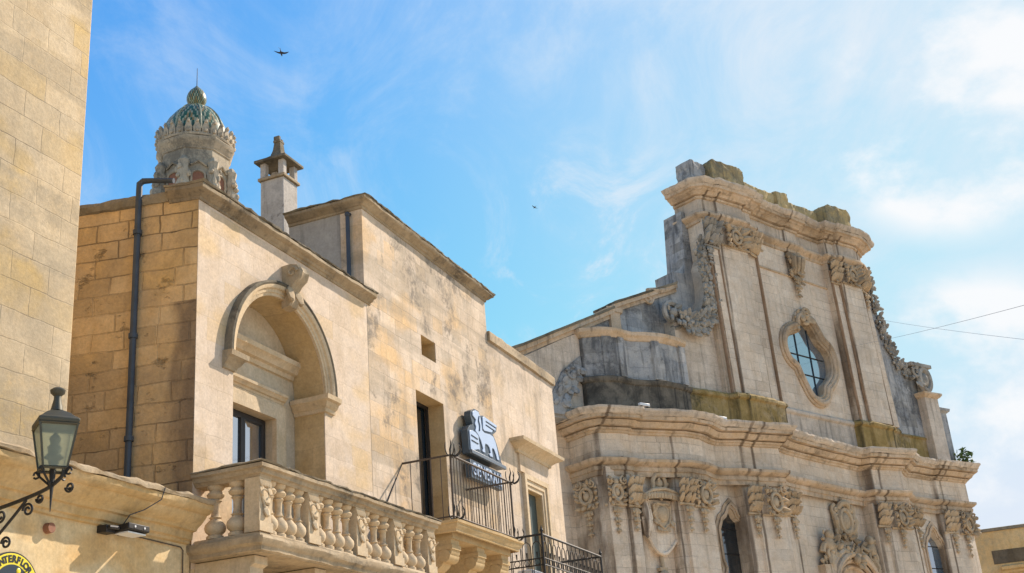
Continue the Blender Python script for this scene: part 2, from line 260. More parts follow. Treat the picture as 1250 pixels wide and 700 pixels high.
# ------------------------------------------------------------------ mesh builders
WEAR=bpy.data.textures.new('wear','CLOUDS'); WEAR.noise_scale=0.28; WEAR.noise_depth=4
class MB:
    def __init__(s): s.v=[]; s.f=[]
    def add(s, vs, fs):
        o=len(s.v); s.v+= [tuple(p) for p in vs]; s.f+=[tuple(i+o for i in f) for f in fs]; return s
    def box(s,x0,x1,y0,y1,z0,z1):
        return s.add([(x0,y0,z0),(x1,y0,z0),(x1,y1,z0),(x0,y1,z0),(x0,y0,z1),(x1,y0,z1),(x1,y1,z1),(x0,y1,z1)],
                     [(0,3,2,1),(4,5,6,7),(0,1,5,4),(1,2,6,5),(2,3,7,6),(3,0,4,7)])
    def poly(s, outer, y0, y1, holes=(), shear=None):
        """outline in (x,z), extruded from front y0 to back y1; shear=(k,x0) makes y grow with x"""
        loops=[list(outer)]+[list(h) for h in holes]; flat=[p for l in loops for p in l]; n=len(flat)
        tris=tessellate_polygon([[Vector((p[0],p[1],0)) for p in l] for l in loops])
        sh=(lambda x:(x-shear[1])*shear[0]) if shear else (lambda x:0.0)
        vs=[(p[0],y0+sh(p[0]),p[1]) for p in flat]+[(p[0],y1+sh(p[0]),p[1]) for p in flat]
        fs=[]
        for a,b,c in tris:
            A,B,C=flat[a],flat[b],flat[c]; cr=(B[0]-A[0])*(C[1]-A[1])-(B[1]-A[1])*(C[0]-A[0])
            if abs(cr)<1e-9: continue
            if cr<0: b,c=c,b
            fs.append((a,b,c)); fs.append((a+n,c+n,b+n))
        o=0
        for li,l in enumerate(loops):
            k=len(l); ar=sum(l[i][0]*l[(i+1)%k][1]-l[(i+1)%k][0]*l[i][1] for i in range(k))
            ccw=(ar>0) if li==0 else (ar<0)
            for i in range(k):
                a,b=o+i,o+(i+1)%k
                fs.append((a,a+n,b+n,b) if ccw else (a,b,b+n,a+n))
            o+=k
        return s.add(vs,fs)
    def plan(s, pts, z0, z1):
        n=len(pts); ar=sum(pts[i][0]*pts[(i+1)%n][1]-pts[(i+1)%n][0]*pts[i][1] for i in range(n))
        p=list(pts) if ar>0 else list(pts)[::-1]
        tris=tessellate_polygon([[Vector((a,b,0)) for a,b in p]])
        vs=[(a,b,z0) for a,b in p]+[(a,b,z1) for a,b in p]; fs=[]
        for a,b,c in tris:
            A,B,C=p[a],p[b],p[c]
            if (B[0]-A[0])*(C[1]-A[1])-(B[1]-A[1])*(C[0]-A[0])<0: b,c=c,b
            fs+= [(a,c,b),(a+n,b+n,c+n)]
        for i in range(n):
            j=(i+1)%n; fs.append((i,j,j+n,i+n))
        return s.add(vs,fs)
    def sweep(s, prof, path, step=0.0, jit=0.0, caps=True, zpath=None):
        """profile [(outward,z)] bottom->top along a plan path; outward is to the right of travel"""
        P=[Vector((a,b)) for a,b in path]; Z=list(zpath) if zpath else [0.0]*len(P)
        if step>0:
            Q=[P[0]]; ZQ=[Z[0]]
            for i in range(len(P)-1):
                k=max(1,int((P[i+1]-P[i]).length/step))
                for j in range(1,k+1): Q.append(P[i].lerp(P[i+1],j/k)); ZQ.append(Z[i]+(Z[i+1]-Z[i])*j/k)
            P=Q; Z=ZQ
        n=len(P); k=len(prof); vs=[]
        for i in range(n):
            d1=(P[i]-P[i-1]).normalized() if i>0 else None; d2=(P[i+1]-P[i]).normalized() if i<n-1 else None
            n1=Vector((d1.y,-d1.x)) if d1 else None; n2=Vector((d2.y,-d2.x)) if d2 else None
            if n1 is None: mt=n2
            elif n2 is None: mt=n1
            else:
                mt=(n1+n2); mt = mt/max(0.35,mt.length_squared/2) if mt.length>1e-6 else n1
            jz=rnd.uniform(-jit,jit)
            for o,z in prof:
                q=P[i]+mt*(o+(rnd.uniform(-jit,jit) if o>0.02 else 0)); vs.append((q.x,q.y,z+Z[i]+(jz+rnd.uniform(-jit,jit)*0.4 if o>0.02 else 0)))
        fs=[]
        for i in range(n-1):
            for j in range(k-1):
                a=i*k+j; fs.append((a,a+k,a+k+1,a+1))
        if caps:
            fs.append(tuple(range(k))); fs.append(tuple((n-1)*k+j for j in reversed(range(k))))
        return s.add(vs,fs)
    def lathe(s, prof, cx, cy, n=16, z0=0.0, a0=0.0):
        k=len(prof); vs=[]
        for i in range(n):
            a=a0+2*math.pi*i/n
            for r,z in prof: vs.append((cx+r*math.cos(a),cy+r*math.sin(a),z+z0))
        fs=[]
        for i in range(n):
            for j in range(k-1):
                a=i*k+j; b=((i+1)%n)*k+j; fs.append((a,b,b+1,a+1))
        fs.append(tuple(i*k for i in reversed(range(n)))); fs.append(tuple(i*k+k-1 for i in range(n)))
        return s.add(vs,fs)
    def tube(s, pts, r, n=6, flat=1.0):
        P=[Vector(p) for p in pts]; k=len(P); rr=r if isinstance(r,(list,tuple)) else [r]*k
        t0=(P[1]-P[0]).normalized(); up=Vector((0,0,1)) if abs(t0.z)<0.9 else Vector((0,1,0)); u=t0.cross(up).normalized(); vs=[]
        for i in range(k):
            t=(P[min(i+1,k-1)]-P[max(i-1,0)]).normalized(); u=(u-t*u.dot(t)).normalized(); v=t.cross(u)
            for j in range(n):
                a=2*math.pi*j/n; vs.append(P[i]+(u*math.cos(a)+v*math.sin(a)*flat)*rr[i])
        fs=[]
        for i in range(k-1):
            for j in range(n):
                a=i*n+j; b=i*n+(j+1)%n; fs.append((a,b,b+n,a+n))
        fs.append(tuple(reversed(range(n)))); fs.append(tuple((k-1)*n+j for j in range(n)))
        return s.add(vs,fs)
    def ball(s, c, r, n=10, m=6):
        rx,ry,rz = r if isinstance(r,tuple) else (r,r,r); vs=[(c[0],c[1],c[2]-rz)]; fs=[]
        for i in range(1,m):
            ph=-math.pi/2+math.pi*i/m
            for j in range(n):
                a=2*math.pi*j/n; vs.append((c[0]+rx*math.cos(ph)*math.cos(a),c[1]+ry*math.cos(ph)*math.sin(a),c[2]+rz*math.sin(ph)))
        vs.append((c[0],c[1],c[2]+rz)); T=len(vs)-1
        for j in range(n):
            fs.append((0,1+(j+1)%n,1+j)); fs.append((T,1+(m-2)*n+j,1+(m-2)*n+(j+1)%n))
        for i in range(m-2):
            for j in range(n):
                a=1+i*n+j; b=1+i*n+(j+1)%n; fs.append((a,b,b+n,a+n))
        return s.add(vs,fs)
    # --- carving
    def scroll(s, cx, cz, y, r, turns=1.6, hand=1, a0=0.0, th=0.28, depth=0.10):
        k=int(16*turns); pts=[]; rr=[]
        for i in range(k+1):
            f=i/k; a=a0+hand*2*math.pi*turns*f; q=r*(1-0.86*f); pts.append((cx+q*math.cos(a),y-depth*f*0.7,cz+q*math.sin(a))); rr.append(r*th*(1-0.55*f))
        s.tube(pts,rr,6); s.ball((cx,y-depth*0.8,cz),r*0.22,8,5); return s
    def leaf(s, base, d, size, out=0.35, wid=0.36):
        """acanthus-like lobed leaf in the wall plane, curling outwards (-y)"""
        d=Vector((d[0],0,d[1])).normalized(); sd=Vector((d.z,0,-d.x)); b=Vector(base); vs=[]
        fr=(0,0.22,0.45,0.68,0.88,1.0); wd=(0.25,0.75,1.0,0.8,0.55,0.05); cu=(0.10,0.55,0.85,1.0,1.15,0.75)
        for f,wf,c in zip(fr,wd,cu):
            p=b+d*size*f+Vector((0,-out*size*c,0)); wv=sd*size*wid*wf
            vs+= [p-wv+Vector((0,out*size*0.45*wf,0)),p,p+wv+Vector((0,out*size*0.45*wf,0))]
        fs=[]
        for i in range(5):
            a=i*3; fs+= [(a,a+1,a+4,a+3),(a+1,a+2,a+5,a+4)]
        # thick underside
        bk=[Vector(q)+Vector((0,size*0.14,0)) for q in vs]; n=len(vs); vs=vs+bk
        fs+= [tuple(j+n for j in reversed(f)) for f in fs]
        for i in range(5):
            a=i*3; fs+= [(a,a+3,a+3+n,a+n),(a+2,a+2+n,a+5+n,a+5)]
        fs+= [(15,16,16+n,15+n),(16,17,17+n,16+n)]
        return s.add(vs,fs)
    def leaves(s, c, r, n, size, y, rg, out=0.4):
        for i in range(n):
            a=rg.uniform(0,2*math.pi); q=r*math.sqrt(rg.random())
            s.leaf((c[0]+q*math.cos(a),y-rg.uniform(0,0.25)*r,c[1]+q*math.sin(a)),(math.cos(a+rg.uniform(-.6,.6)),math.sin(a+rg.uniform(-.6,.6))),size*rg.uniform(.7,1.25),out)
        return s
    def ring(s, cx, cz, y, rx, rz, th, n=20, yb=None):
        pts=[(cx+rx*math.cos(2*math.pi*i/n),y,cz+rz*math.sin(2*math.pi*i/n)) for i in range(n+1)]; return s.tube(pts,th,6)
    def pendant(s, cx, ztop, zbot, y, rg, wid=0.16):
        h=ztop-zbot; k=5
        s.tube([(cx,y,ztop),(cx,y,zbot+h*0.1)],0.025,5)
        for i in range(k):
            z=ztop-h*(i+0.2)/k; q=wid*(1-0.55*i/k)*(1.25 if i%2==0 else 0.85)
            s.leaf((cx,y-0.02,z),(-0.75,-0.7),q*1.2,0.4); s.leaf((cx,y-0.02,z),(0.75,-0.7),q*1.2,0.4); s.ball((cx,y-0.05,z-q*0.5),(q*0.42,q*0.42,q*0.55),8,5)
        s.ball((cx,y-0.03,zbot+0.04),(0.035,0.035,0.07),6,4); return s
    def mesh(s, name, base=(0,0,0), smooth=True):
        me=bpy.data.meshes.new(name); bx,by,bz=base
        me.from_pydata([(x-bx,y-by,z-bz) for x,y,z in s.v],[],s.f); me.validate(); me.update()
        if smooth:
            me.polygons.foreach_set('use_smooth',[True]*len(me.polygons)); me.set_sharp_from_angle(angle=R(38))
        return me

FRA = math.pi/2-YAW_A; FRB = math.pi/2-YAW_B            # frames: x along the front, y into the wall, z up
def rot(fr, p):
    c,s=math.cos(fr),math.sin(fr); return (p[0]*c-p[1]*s, p[0]*s+p[1]*c, p[2])
class Thing:
    def __init__(s, name, label, cat, fr, base, group=None):
        s.fr=fr; s.base=base
        o=bpy.data.objects.new(name,None); COL.objects.link(o); o.empty_display_size=0.5
        o.location=rot(fr,base); o.rotation_euler=(0,0,fr); o['label']=label; o['category']=cat
        if group: o['group']=group
        s.o=o
    def part(s, name, mb, mat, parent=None, bevel=0.0, label=None, smooth=True, rough=0.0, sub=3):
        ob=bpy.data.objects.new(name, mb.mesh(name,s.base,smooth)); COL.objects.link(ob); ob.parent=parent or s.o
        ob.data.materials.append(mat)
        if bevel>0:
            md=ob.modifiers.new('edge','BEVEL'); md.width=bevel; md.segments=2; md.limit_method='ANGLE'; md.angle_limit=R(40)
        if rough>0:
            md=ob.modifiers.new('cut','SUBSURF'); md.subdivision_type='SIMPLE'; md.levels=sub; md.render_levels=sub
            md=ob.modifiers.new('wear','DISPLACE'); md.texture=WEAR; md.texture_coords='LOCAL'; md.strength=rough; md.mid_level=0.5
        if label: ob['label']=label
        return ob
    def inst(s, src, loc, parent=None, rz=0.0, scale=None):
        """a copy of a part authored round its own origin"""
        ob=src.copy(); COL.objects.link(ob); ob.parent=parent or s.o; ob.location=Vector(loc)-Vector(s.base); ob.rotation_euler=(0,0,rz)
        if scale: ob.scale=scale
        return ob
    def own(s, name, mb, mat, loc, parent=None, rz=0.0):
        ob=bpy.data.objects.new(name, mb.mesh(name)); COL.objects.link(ob); ob.parent=parent or s.o; ob.data.materials.append(mat)
        ob.location=Vector(loc)-Vector(s.base); ob.rotation_euler=(0,0,rz); return ob
def rect(x0,x1,z0,z1): return [(x0,z0),(x1,z0),(x1,z1),(x0,z1)]
def arch(cx,hw,z0,zs,n=20,top=None):
    r=hw if top is None else top
    return [(cx-hw,z0),(cx+hw,z0)]+[(cx+hw*math.cos(math.pi*i/n),zs+r*math.sin(math.pi*i/n)) for i in range(n+1)]

# ------------------------------------------------------------------ ground
g=MB().add([(-700,-700,0),(700,-700,0),(700,700,0),(-700,700,0)],[(0,1,2,3)])
go=bpy.data.objects.new('ground',g.mesh('ground')); COL.objects.link(go); go.data.materials.append(M['paving']); go['kind']='structure'

W=8.5      # the street front of the palaces lies at this depth
# ================================================================== left building
LB=Thing('stone_building','tall blocky stone building at the left edge above a long moulded ochre ledge','building',FRA,(7,W,0))
LB.part('upper_wall',MB().box(2,9.34,W+0.02,13,4.5,15.5),M['tower'],bevel=0.02)
LB.part('ground_floor_wall',MB().box(2,11.385,W,12.9,0,4.5),M['ground_wall'])
LB.part('terrace',MB().box(9.34,11.2,W+0.05,12.8,4.5,4.70),M['cap'])
LB.part('ledge',MB().sweep([(0.0,4.26),(0.035,4.27),(0.04,4.30),(0.07,4.31),(0.085,4.39),(0.12,4.40),(0.135,4.43),(0.20,4.47),(0.25,4.53),(0.265,4.555),(0.30,4.56),(0.345,4.60),(0.355,4.655),(0.0,4.66)],[(2,W),(11.34,W)],0.3,0.006),M['ledge'])
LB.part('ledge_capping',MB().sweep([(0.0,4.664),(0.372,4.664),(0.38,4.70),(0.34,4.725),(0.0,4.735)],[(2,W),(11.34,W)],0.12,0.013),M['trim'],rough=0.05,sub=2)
LB.part('cable',MB().tube([(10.42,W-0.39,4.70),(10.40,W-0.36,4.57),(10.28,W-0.24,4.46),(10.16,W-0.15,4.40),(10.14,W-0.05,4.27),(10.14,W-0.02,4.2)],0.006,5),M['pipe'])
LB.part('conduit',MB().tube([(10.2,W-0.02,4.235),(11.2,W-0.02,4.215),(11.24,W-0.02,4.18),(11.25,W-0.02,3.2)],0.008,5),M['rust'])
LB.part('vent_pipe',MB().tube([(9.13,W+0.1,4.13),(9.13,W-0.07,4.13)],[0.055,0.05],10),M['terra'])

# ================================================================== arched palace
PA=Thing('arched_palace','pale limestone house with a big arched niche window and a stone balustrade balcony','building',FRA,(13.5,W,0))
S0,S1=11.42,15.80
cx,hw,zs=13.32,1.12,6.80
PA.part('front_wall',MB().poly([(S0,4.0),(S1,4.0),(S1,8.70),(S0,8.70)],W,W+0.50,[arch(cx,hw,4.2,zs,28)]),M['pale'])
PA.part('lower_wall',MB().box(S0,S1,W+0.002,13,0,4.0),M['ground_wall'])
PA.part('roof',MB().plan([(S0+0.3,W+0.3),(S1,W+0.3),(S1,13.5),(10.9,13.5)],8.55,8.69),M['cap'])
# skewed side wall running back from the corner
dx,dy=-0.1985,0.980
def sidept(t,off=0): return (S0+dx*t-dy*off*-1*-1, W+dy*t+dx*off)
PA.part('side_wall',MB().plan([(S0-0.004,W+0.004),(S0-0.004+dx*6,W+dy*6),(S0+dx*6+0.5,W+dy*6),(S0+0.45,W+0.51),(S0+0.2,W+0.51)],4.0,8.70),M['side'])
PA.part('niche_back',MB().poly(rect(cx-1.3,cx+1.3,4.2,8.2),W+0.502,W+0.62,[rect(12.78,13.86,4.2,6.40)]),M['niche'])
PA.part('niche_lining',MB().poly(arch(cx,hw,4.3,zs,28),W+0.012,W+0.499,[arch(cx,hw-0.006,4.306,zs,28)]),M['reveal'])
# cornice with return along the side wall
cprof=[(0.0,8.665),(0.02,8.67),(0.03,8.70),(0.055,8.71),(0.08,8.745),(0.12,8.755),(0.145,8.775),(0.15,8.82),(0.14,8.83),(0.0,8.84)]
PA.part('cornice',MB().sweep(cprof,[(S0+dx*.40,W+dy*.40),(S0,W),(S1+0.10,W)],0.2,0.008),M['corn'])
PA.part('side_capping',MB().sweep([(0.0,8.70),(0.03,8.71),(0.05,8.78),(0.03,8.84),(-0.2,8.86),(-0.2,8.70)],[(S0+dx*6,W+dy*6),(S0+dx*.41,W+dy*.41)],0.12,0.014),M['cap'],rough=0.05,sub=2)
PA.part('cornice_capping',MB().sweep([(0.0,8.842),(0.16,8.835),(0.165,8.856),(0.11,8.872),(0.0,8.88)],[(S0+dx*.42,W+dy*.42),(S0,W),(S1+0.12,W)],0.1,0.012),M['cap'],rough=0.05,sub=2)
# archivolt: swept moulding round the arch
def archivolt(mb,cx,zs,prof,a0,a1,n=40,yb=W):
    k=len(prof); vs=[]
    for i in range(n+1):
        a=a0+(a1-a0)*i/n
        for r,o in prof: vs.append((cx+r*math.cos(a),yb-o,zs+r*math.sin(a)))
    fs=[(i*k+j,i*k+j+1,(i+1)*k+j+1,(i+1)*k+j) for i in range(n) for j in range(k-1)]
    fs+= [tuple(range(k)),tuple(n*k+j for j in reversed(range(k)))]
    return mb.add(vs,fs)
PA.part('archivolt',archivolt(MB(),cx,zs,[(1.115,0.0),(1.115,0.03),(1.155,0.035),(1.16,0.05),(1.205,0.055),(1.215,0.085),(1.25,0.105),(1.27,0.105),(1.275,0.0)],-0.02,math.pi+0.02),M['balus'])
PA.part('drip_edge',archivolt(MB(),cx,zs,[(1.277,0.0),(1.262,0.108),(1.285,0.122),(1.315,0.11),(1.32,0.0)],-0.02,math.pi+0.02),M['cap'])
def impost(sg):
    mb=MB(); pr=[(0.0,6.55),(0.03,6.56),(0.04,6.61),(0.07,6.63),(0.10,6.69),(0.14,6.71),(0.15,6.775),(0.0,6.785)]
    if sg<0: mb.sweep(pr,[(cx-1.36,W+0.001),(cx-hw,W+0.001),(cx-hw,W+0.49)][::1],0.1,0.004)
    else: mb.sweep(pr,[(cx+hw,W+0.49),(cx+hw,W+0.001),(cx+1.36,W+0.001)],0.1,0.004)
    return mb
im=PA.part('impost',impost(-1),M['trim']); PA.part('impost',impost(1),M['balus'])
# carved scroll keystone
ks=MB()
pr=[(W+0.02,7.80),(W-0.10,7.82),(W-0.14,7.92),(W-0.13,8.05),(W-0.19,8.14),(W-0.27,8.20),(W-0.30,8.30),(W-0.25,8.40),(W-0.14,8.43),(W+0.02,8.42)]
kk=len(pr); vs=[(x*(0.8+0.25*(z-7.8)/0.6)+13.46,y,z) for x in (-0.12,-0.085,-0.04,0.04,0.085,0.12) for y,z in [((p[0]-(0.025 if abs(x) in (0.085,) else 0.0)),p[1]) for p in pr]]
fs=[(i*kk+j,(i+1)*kk+j,(i+1)*kk+j+1,i*kk+j+1) for i in range(5) for j in range(kk-1)]+[tuple(reversed(range(kk))),tuple(5*kk+j for j in range(kk))]
ks.add(vs,fs)
for x in (-0.125,0.125):
    ks.tube([(13.46+x+0.0*i,W-0.17-0.085*math.cos(i*0.6)*(1-i/14),8.30+0.085*math.sin(i*0.6)*(1-i/14)) for i in range(13)],[0.03*(1-i/20) for i in range(13)],6)
    ks.leaf((13.46+x*0.6,W-0.12,8.12),(x*2,-1.0),0.26,0.25)
PA.part('keystone',ks,M['trim'])
# niche mouldings and window
def bar_moulding(mb,s0,s1,z0,z1,d,y,ret=True):
    h=z1-z0; pr=[(0,z0),(d*.2,z0+h*.03),(d*.3,z0+h*.25),(d*.55,z0+h*.32),(d*.75,z0+h*.58),(d*.95,z0+h*.66),(d,z0+h*.92),(0,z1)]
    path=[(s0,y),(s1,y)] if not ret else [(s0,y+0.02),(s0,y),(s1,y),(s1,y+0.02)]
    return mb.sweep(pr,path,0,0)
YB=W+0.502
PA.part('niche_cornice',bar_moulding(MB(),12.2,14.36,7.08,7.34,0.19,YB,False),M['balus'])
PA.part('niche_frieze_moulding',bar_moulding(MB(),12.2,14.12,6.66,6.80,0.11,YB,False),M['balus'])
fr=MB(); fr.poly([(12.56,4.3),(14.08,4.3),(14.08,6.60),(12.56,6.60)],YB-0.07,YB+0.0,[[(12.78,4.302),(13.86,4.302),(13.86,6.40),(12.78,6.40)]])
fr.poly([(12.46,4.3),(14.17,4.3),(14.17,6.655),(12.46,6.655)],YB-0.03,YB+0.0,[[(12.562,4.302),(14.078,4.302),(14.078,6.598),(12.562,6.598)]])
PA.part('door_surround',fr,M['balus'])
wf=MB(); yw=YB+0.10
wf.poly(rect(12.80,13.84,4.25,6.395),yw,yw+0.06,[rect(12.87,13.26,4.35,6.31),rect(13.36,13.76,4.35,6.31)])
wnd=PA.part('balcony_door',wf,M['frame'],bevel=0.006)
PA.part('pane',MB().box(12.85,13.79,yw+0.03,yw+0.04,4.3,6.33),M['glass'],wnd)
PA.part('interior',MB().box(12.7,13.95,yw+0.4,yw+0.45,4.2,6.5),M['interior'],wnd)
# drainpipe on the side wall
t=0.78; px,py=S0+dx*t-0.07,W+dy*t
dp=MB().tube([(px,py,4.7),(px,py,8.90),(px,py,8.99),(px+0.02,py-0.04,9.03),(px+0.05,py-0.16,9.02),(px+0.10,py-0.46,8.96)],[0.042]*4+[0.035,0.035],10)
for z in (5.6,6.9,8.3): dp.tube([(px,py,z-0.03),(px,py,z+0.03)],0.058,10)
PA.part('drainpipe',dp,M['pipe'])
# ---- stone balcony
bal=MB(); YF=7.56
pth=[(11.40,W),(11.40,YF),(16.02,YF),(16.02,W)]
bal.plan([(11.40,W-0.002),(11.40,YF),(16.02,YF),(16.02,W-0.002)],4.07,4.235)
bal.sweep([(0.0,4.075),(0.03,4.085),(0.035,4.13),(0.07,4.16),(0.085,4.20),(0.075,4.238),(0.0,4.244)],pth,0.15,0.008)
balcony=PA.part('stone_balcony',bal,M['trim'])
rl=MB(); ri=[(11.56,W),(11.56,YF+0.15),(15.88,YF+0.15),(15.88,W)]
rl.sweep([(-0.10,4.93),(0.10,4.93),(0.115,4.965),(0.14,4.975),(0.15,5.02),(0.185,5.035),(0.185,5.075),(-0.10,5.08),(-0.10,4.93)],ri,0.2,0.006,False)
PA.part('handrail',rl,M['trim'],balcony)
rc=MB(); rc.sweep([(-0.12,5.082),(0.19,5.082),(0.195,5.10),(0.13,5.125),(-0.08,5.13),(-0.12,5.12),(-0.12,5.082)],ri,0.08,0.010,False)
PA.part('handrail_capping',rc,M['cap'],balcony)
PA.part('balustrade_plinth',MB().sweep([(-0.10,4.246),(0.10,4.246),(0.10,4.30),(0.085,4.315),(-0.10,4.315),(-0.10,4.246)],ri,0.2,0.004,False),M['balus'],balcony)
bp=[(0.075,0.0),(0.075,0.035),(0.055,0.05),(0.085,0.09),(0.092,0.13),(0.085,0.17),(0.055,0.215),(0.042,0.235),(0.055,0.25),(0.042,0.262),(0.034,0.30),(0.036,0.40),(0.042,0.43),(0.056,0.445),(0.042,0.462),(0.07,0.49),(0.078,0.515),(0.06,0.545),(0.05,0.56),(0.07,0.585),(0.075,0.615)]
piers=[11.57,12.62,13.79,14.82,15.86]
pb=MB(); pb.box(-0.12,0.12,-0.10,0.10,0,0.617); pb.box(-0.135,0.135,-0.116,-0.1002,0.0,0.11)
pb.leaf((0,-0.10,0.50),(0,-1),0.20,0.2,0.42); pb.leaf((0,-0.10,0.32),(0,-1),0.16,0.3,0.34)
for q in (-1,1):
    pb.leaf((q*0.055,-0.10,0.54),(q*0.3,-1),0.15,0.2,0.3); pb.scroll(q*0.065,0.44,-0.10,0.05,1.2,q,0); pb.tube([(q*0.085,-0.105,0.55),(q*0.09,-0.11,0.42),(q*0.045,-0.115,0.3),(0,-0.11,0.22)],0.014,5)
for q in range(-3,4): pb.leaf((q*0.033,-0.10,0.605),(0,-1),0.10,0.22,0.20)
first=None; firstp=None
YP=YF+0.15
for i,p in enumerate(piers):
    if firstp is None:
        firstp=PA.own('pier',pb,M['balus'],(p,YP,4.315),balcony)
    else: PA.inst(firstp,(p,YP,4.315),balcony)
nb=[4,4,3,3]
for i in range(4):
    a,b2=piers[i]+0.12,piers[i+1]-0.12
    for j in range(nb[i]):
        x=a+(b2-a)*(j+0.5)/nb[i]
        if first is None: first=PA.own('baluster',MB().lathe([(r*1.18,z) for r,z in bp],0,0,14),M['balus'],(x,YP,4.316),balcony)
        else: PA.inst(first,(x,YP,4.316),balcony,rnd.uniform(0,1))
for y in (7.98,8.28): PA.inst(first,(11.56,y,4.316),balcony,0,(1.15,1.15,1.0))
for y in (8.0,8.25): PA.inst(first,(15.88,y,4.316),balcony)
cb=None
for x in (11.62,12.9,14.4,15.7):
    c=MB(); pr=[(0,0.52),(0.80,0.52),(0.80,0.43),(0.74,0.40),(0.74,0.30),(0.66,0.20),(0.5,0.16),(0.36,0.06),(0.22,0.0),(0,0.0)]
    k=len(pr); vs=[(xx,-o,z) for xx in (-0.13,0.13) for o,z in pr]
    c.add(vs,[tuple(range(k)),tuple(reversed(range(k,2*k)))]+[(i,(i+1)%k+0,(i+1)%k+k,i+k)[::-1] for i in range(k)])
    pass
    if cb is None: cb=PA.own('bracket',c,M['balus'],(x,W,3.54),balcony)
    else: PA.inst(cb,(x,W,3.54),balcony)

# ================================================================== tall palace
PB=Thing('weathered_palace','tall blotchy limestone house with a small square window and iron railed balcony','building',FRA,(18.3,W,0))
T0,T1=15.80,20.75
PB.part('front_wall',MB().poly(rect(T0-0.06,T1,8.74,10.36)[:2]+[(T1,10.36),(T0-0.06,10.36)],W-0.003,W+0.40),M['palew'])
PB.part('middle_wall',MB().poly([(T0+0.003,0),(T1,0),(T1,8.74),(T0+0.003,8.74)],W-0.003,W+0.40,[rect(17.42,18.50,5.20,7.66),rect(17.73,18.30,8.38,8.70)+[] if False else [(17.73,8.36),(18.30,8.36),(18.30,8.735),(17.73,8.735)]]),M['palew'])
PB.part('side_wall',MB().box(T0-0.06,T0+0.3,W+0.402,9.88,8.0,10.36),M['plaster'])
PB.part('corner_quoins',MB().box(T0-0.064,T0-0.058,W+0.0,W+0.20,8.6,10.30),M['palew'])
PB.part('rear_wall',MB().box(T0+0.3,T1,W+0.402,9.88,0,10.35),M['plaster'])
PB.part('rear_roof',MB().box(T0+0.02,T1,9.882,14,0,8.6),M['cap'])
c2=[(0.0,10.33),(0.02,10.335),(0.03,10.37),(0.06,10.38),(0.09,10.42),(0.13,10.435),(0.15,10.455),(0.155,10.50),(0.0,10.52)]
cpath=[(T0-0.06,9.88),(T0-0.06,W),(T1+0.02,W),(T1+0.02,9.0)]
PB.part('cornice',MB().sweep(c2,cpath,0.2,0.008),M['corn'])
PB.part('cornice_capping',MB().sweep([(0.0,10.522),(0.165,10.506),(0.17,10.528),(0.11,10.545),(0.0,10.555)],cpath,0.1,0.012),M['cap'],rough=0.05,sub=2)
PB.part('roof',MB().box(T0-0.05,T1,W,9.87,10.362,10.5),M['cap'])
dp=MB().tube([(15.665,8.72,8.0),(15.665,8.72,10.20),(15.69,8.72,10.26),(15.76,8.72,10.28)],0.036,8); dp.ball((15.665,8.72,10.25),0.05,8,5)
PB.part('drainpipe',dp,M['pipe'])
PB.part('square_window',MB().box(17.6,18.45,W+0.36,W+0.40,8.2,8.74),M['reveal'])
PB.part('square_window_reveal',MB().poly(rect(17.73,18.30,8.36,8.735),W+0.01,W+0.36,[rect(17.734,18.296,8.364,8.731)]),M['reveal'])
dr=PB.part('balcony_door',MB().poly(rect(17.40,18.52,5.2,7.70),W+0.30,W+0.34,[rect(17.46,18.44,5.22,7.6)]),M['frame'])
PB.part('pane',MB().box(17.44,18.46,W+0.36,W+0.37,5.2,7.64),M['dkglass'],dr)
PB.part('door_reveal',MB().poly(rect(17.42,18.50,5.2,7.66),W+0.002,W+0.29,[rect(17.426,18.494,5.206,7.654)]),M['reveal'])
# wall above the openings between 8.70 and 8.74 is part of the courses; thin string joint
ib=MB(); Y2=7.62; b0,b1=16.76,19.28
ib.plan([(b0,W-0.004),(b0,Y2),(b1,Y2),(b1,W-0.004)],5.12,5.225)
ib.sweep([(0.0,5.05),(0.02,5.06),(0.025,5.10),(0.06,5.14),(0.065,5.175),(0.09,5.19),(0.09,5.228),(0.0,5.235)],[(b0,W),(b0,Y2),(b1,Y2),(b1,W)],0.3,0.004)
ib.plan([(b0+0.1,W-0.004),(b0+0.1,Y2+0.1),(b1-0.1,Y2+0.1),(b1-0.1,W-0.004)],4.98,5.12)
b2o=PB.part('iron_balcony',ib,M['reveal'])
cc=None
for x in (17.02,18.0,19.0):
    c=MB(); pr=[(0,0.62),(0.74,0.62),(0.74,0.40),(0.70,0.34),(0.60,0.30),(0.56,0.22),(0.46,0.15),(0.34,0.13),(0.28,0.04),(0.18,0.0),(0,0.0)]
    k=len(pr); vs=[(xx,-o,z) for xx in (-0.15,0.15) for o,z in pr]
    c.add(vs,[tuple(range(k)),tuple(reversed(range(k,2*k)))]+[(i,(i+1)%k,(i+1)%k+k,i+k)[::-1] for i in range(k)])
    c.box(-0.165,0.165,-0.76,-0.02,0.45,0.52); c.tube([(-0.17,-0.62,0.36),(0.17,-0.62,0.36)],0.10,10); c.tube([(-0.165,-0.36,0.17),(0.165,-0.36,0.17)],0.075,10)
    if cc is None: cc=PB.own('bracket',c,M['reveal'],(x,W-0.004,4.37),b2o)
    else: PB.inst(cc,(x,W-0.004,4.37),b2o)
rt=6.26; ra=[(b0+0.04,W),(b0+0.04,Y2+0.03),(b1-0.04,Y2+0.03),(b1-0.04,W)]
r_=MB().tube([(a,b,rt) for a,b in ra],0.018,6); r_.tube([(a,b,5.30) for a,b in ra],0.014,6)
for a,b in (ra[1],ra[2]): r_.tube([(a,b,5.22),(a,b,rt+0.02)],0.018,6)
r_.tube([(ra[0][0],W-0.0,rt),(16.17,W-0.02,5.50)],0.011,5)
PB.part('railing',r_,M['rust'],b2o)
bar=MB().tube([(0,0,0.0),(0,0,rt-5.225)],0.007,5); fb=None
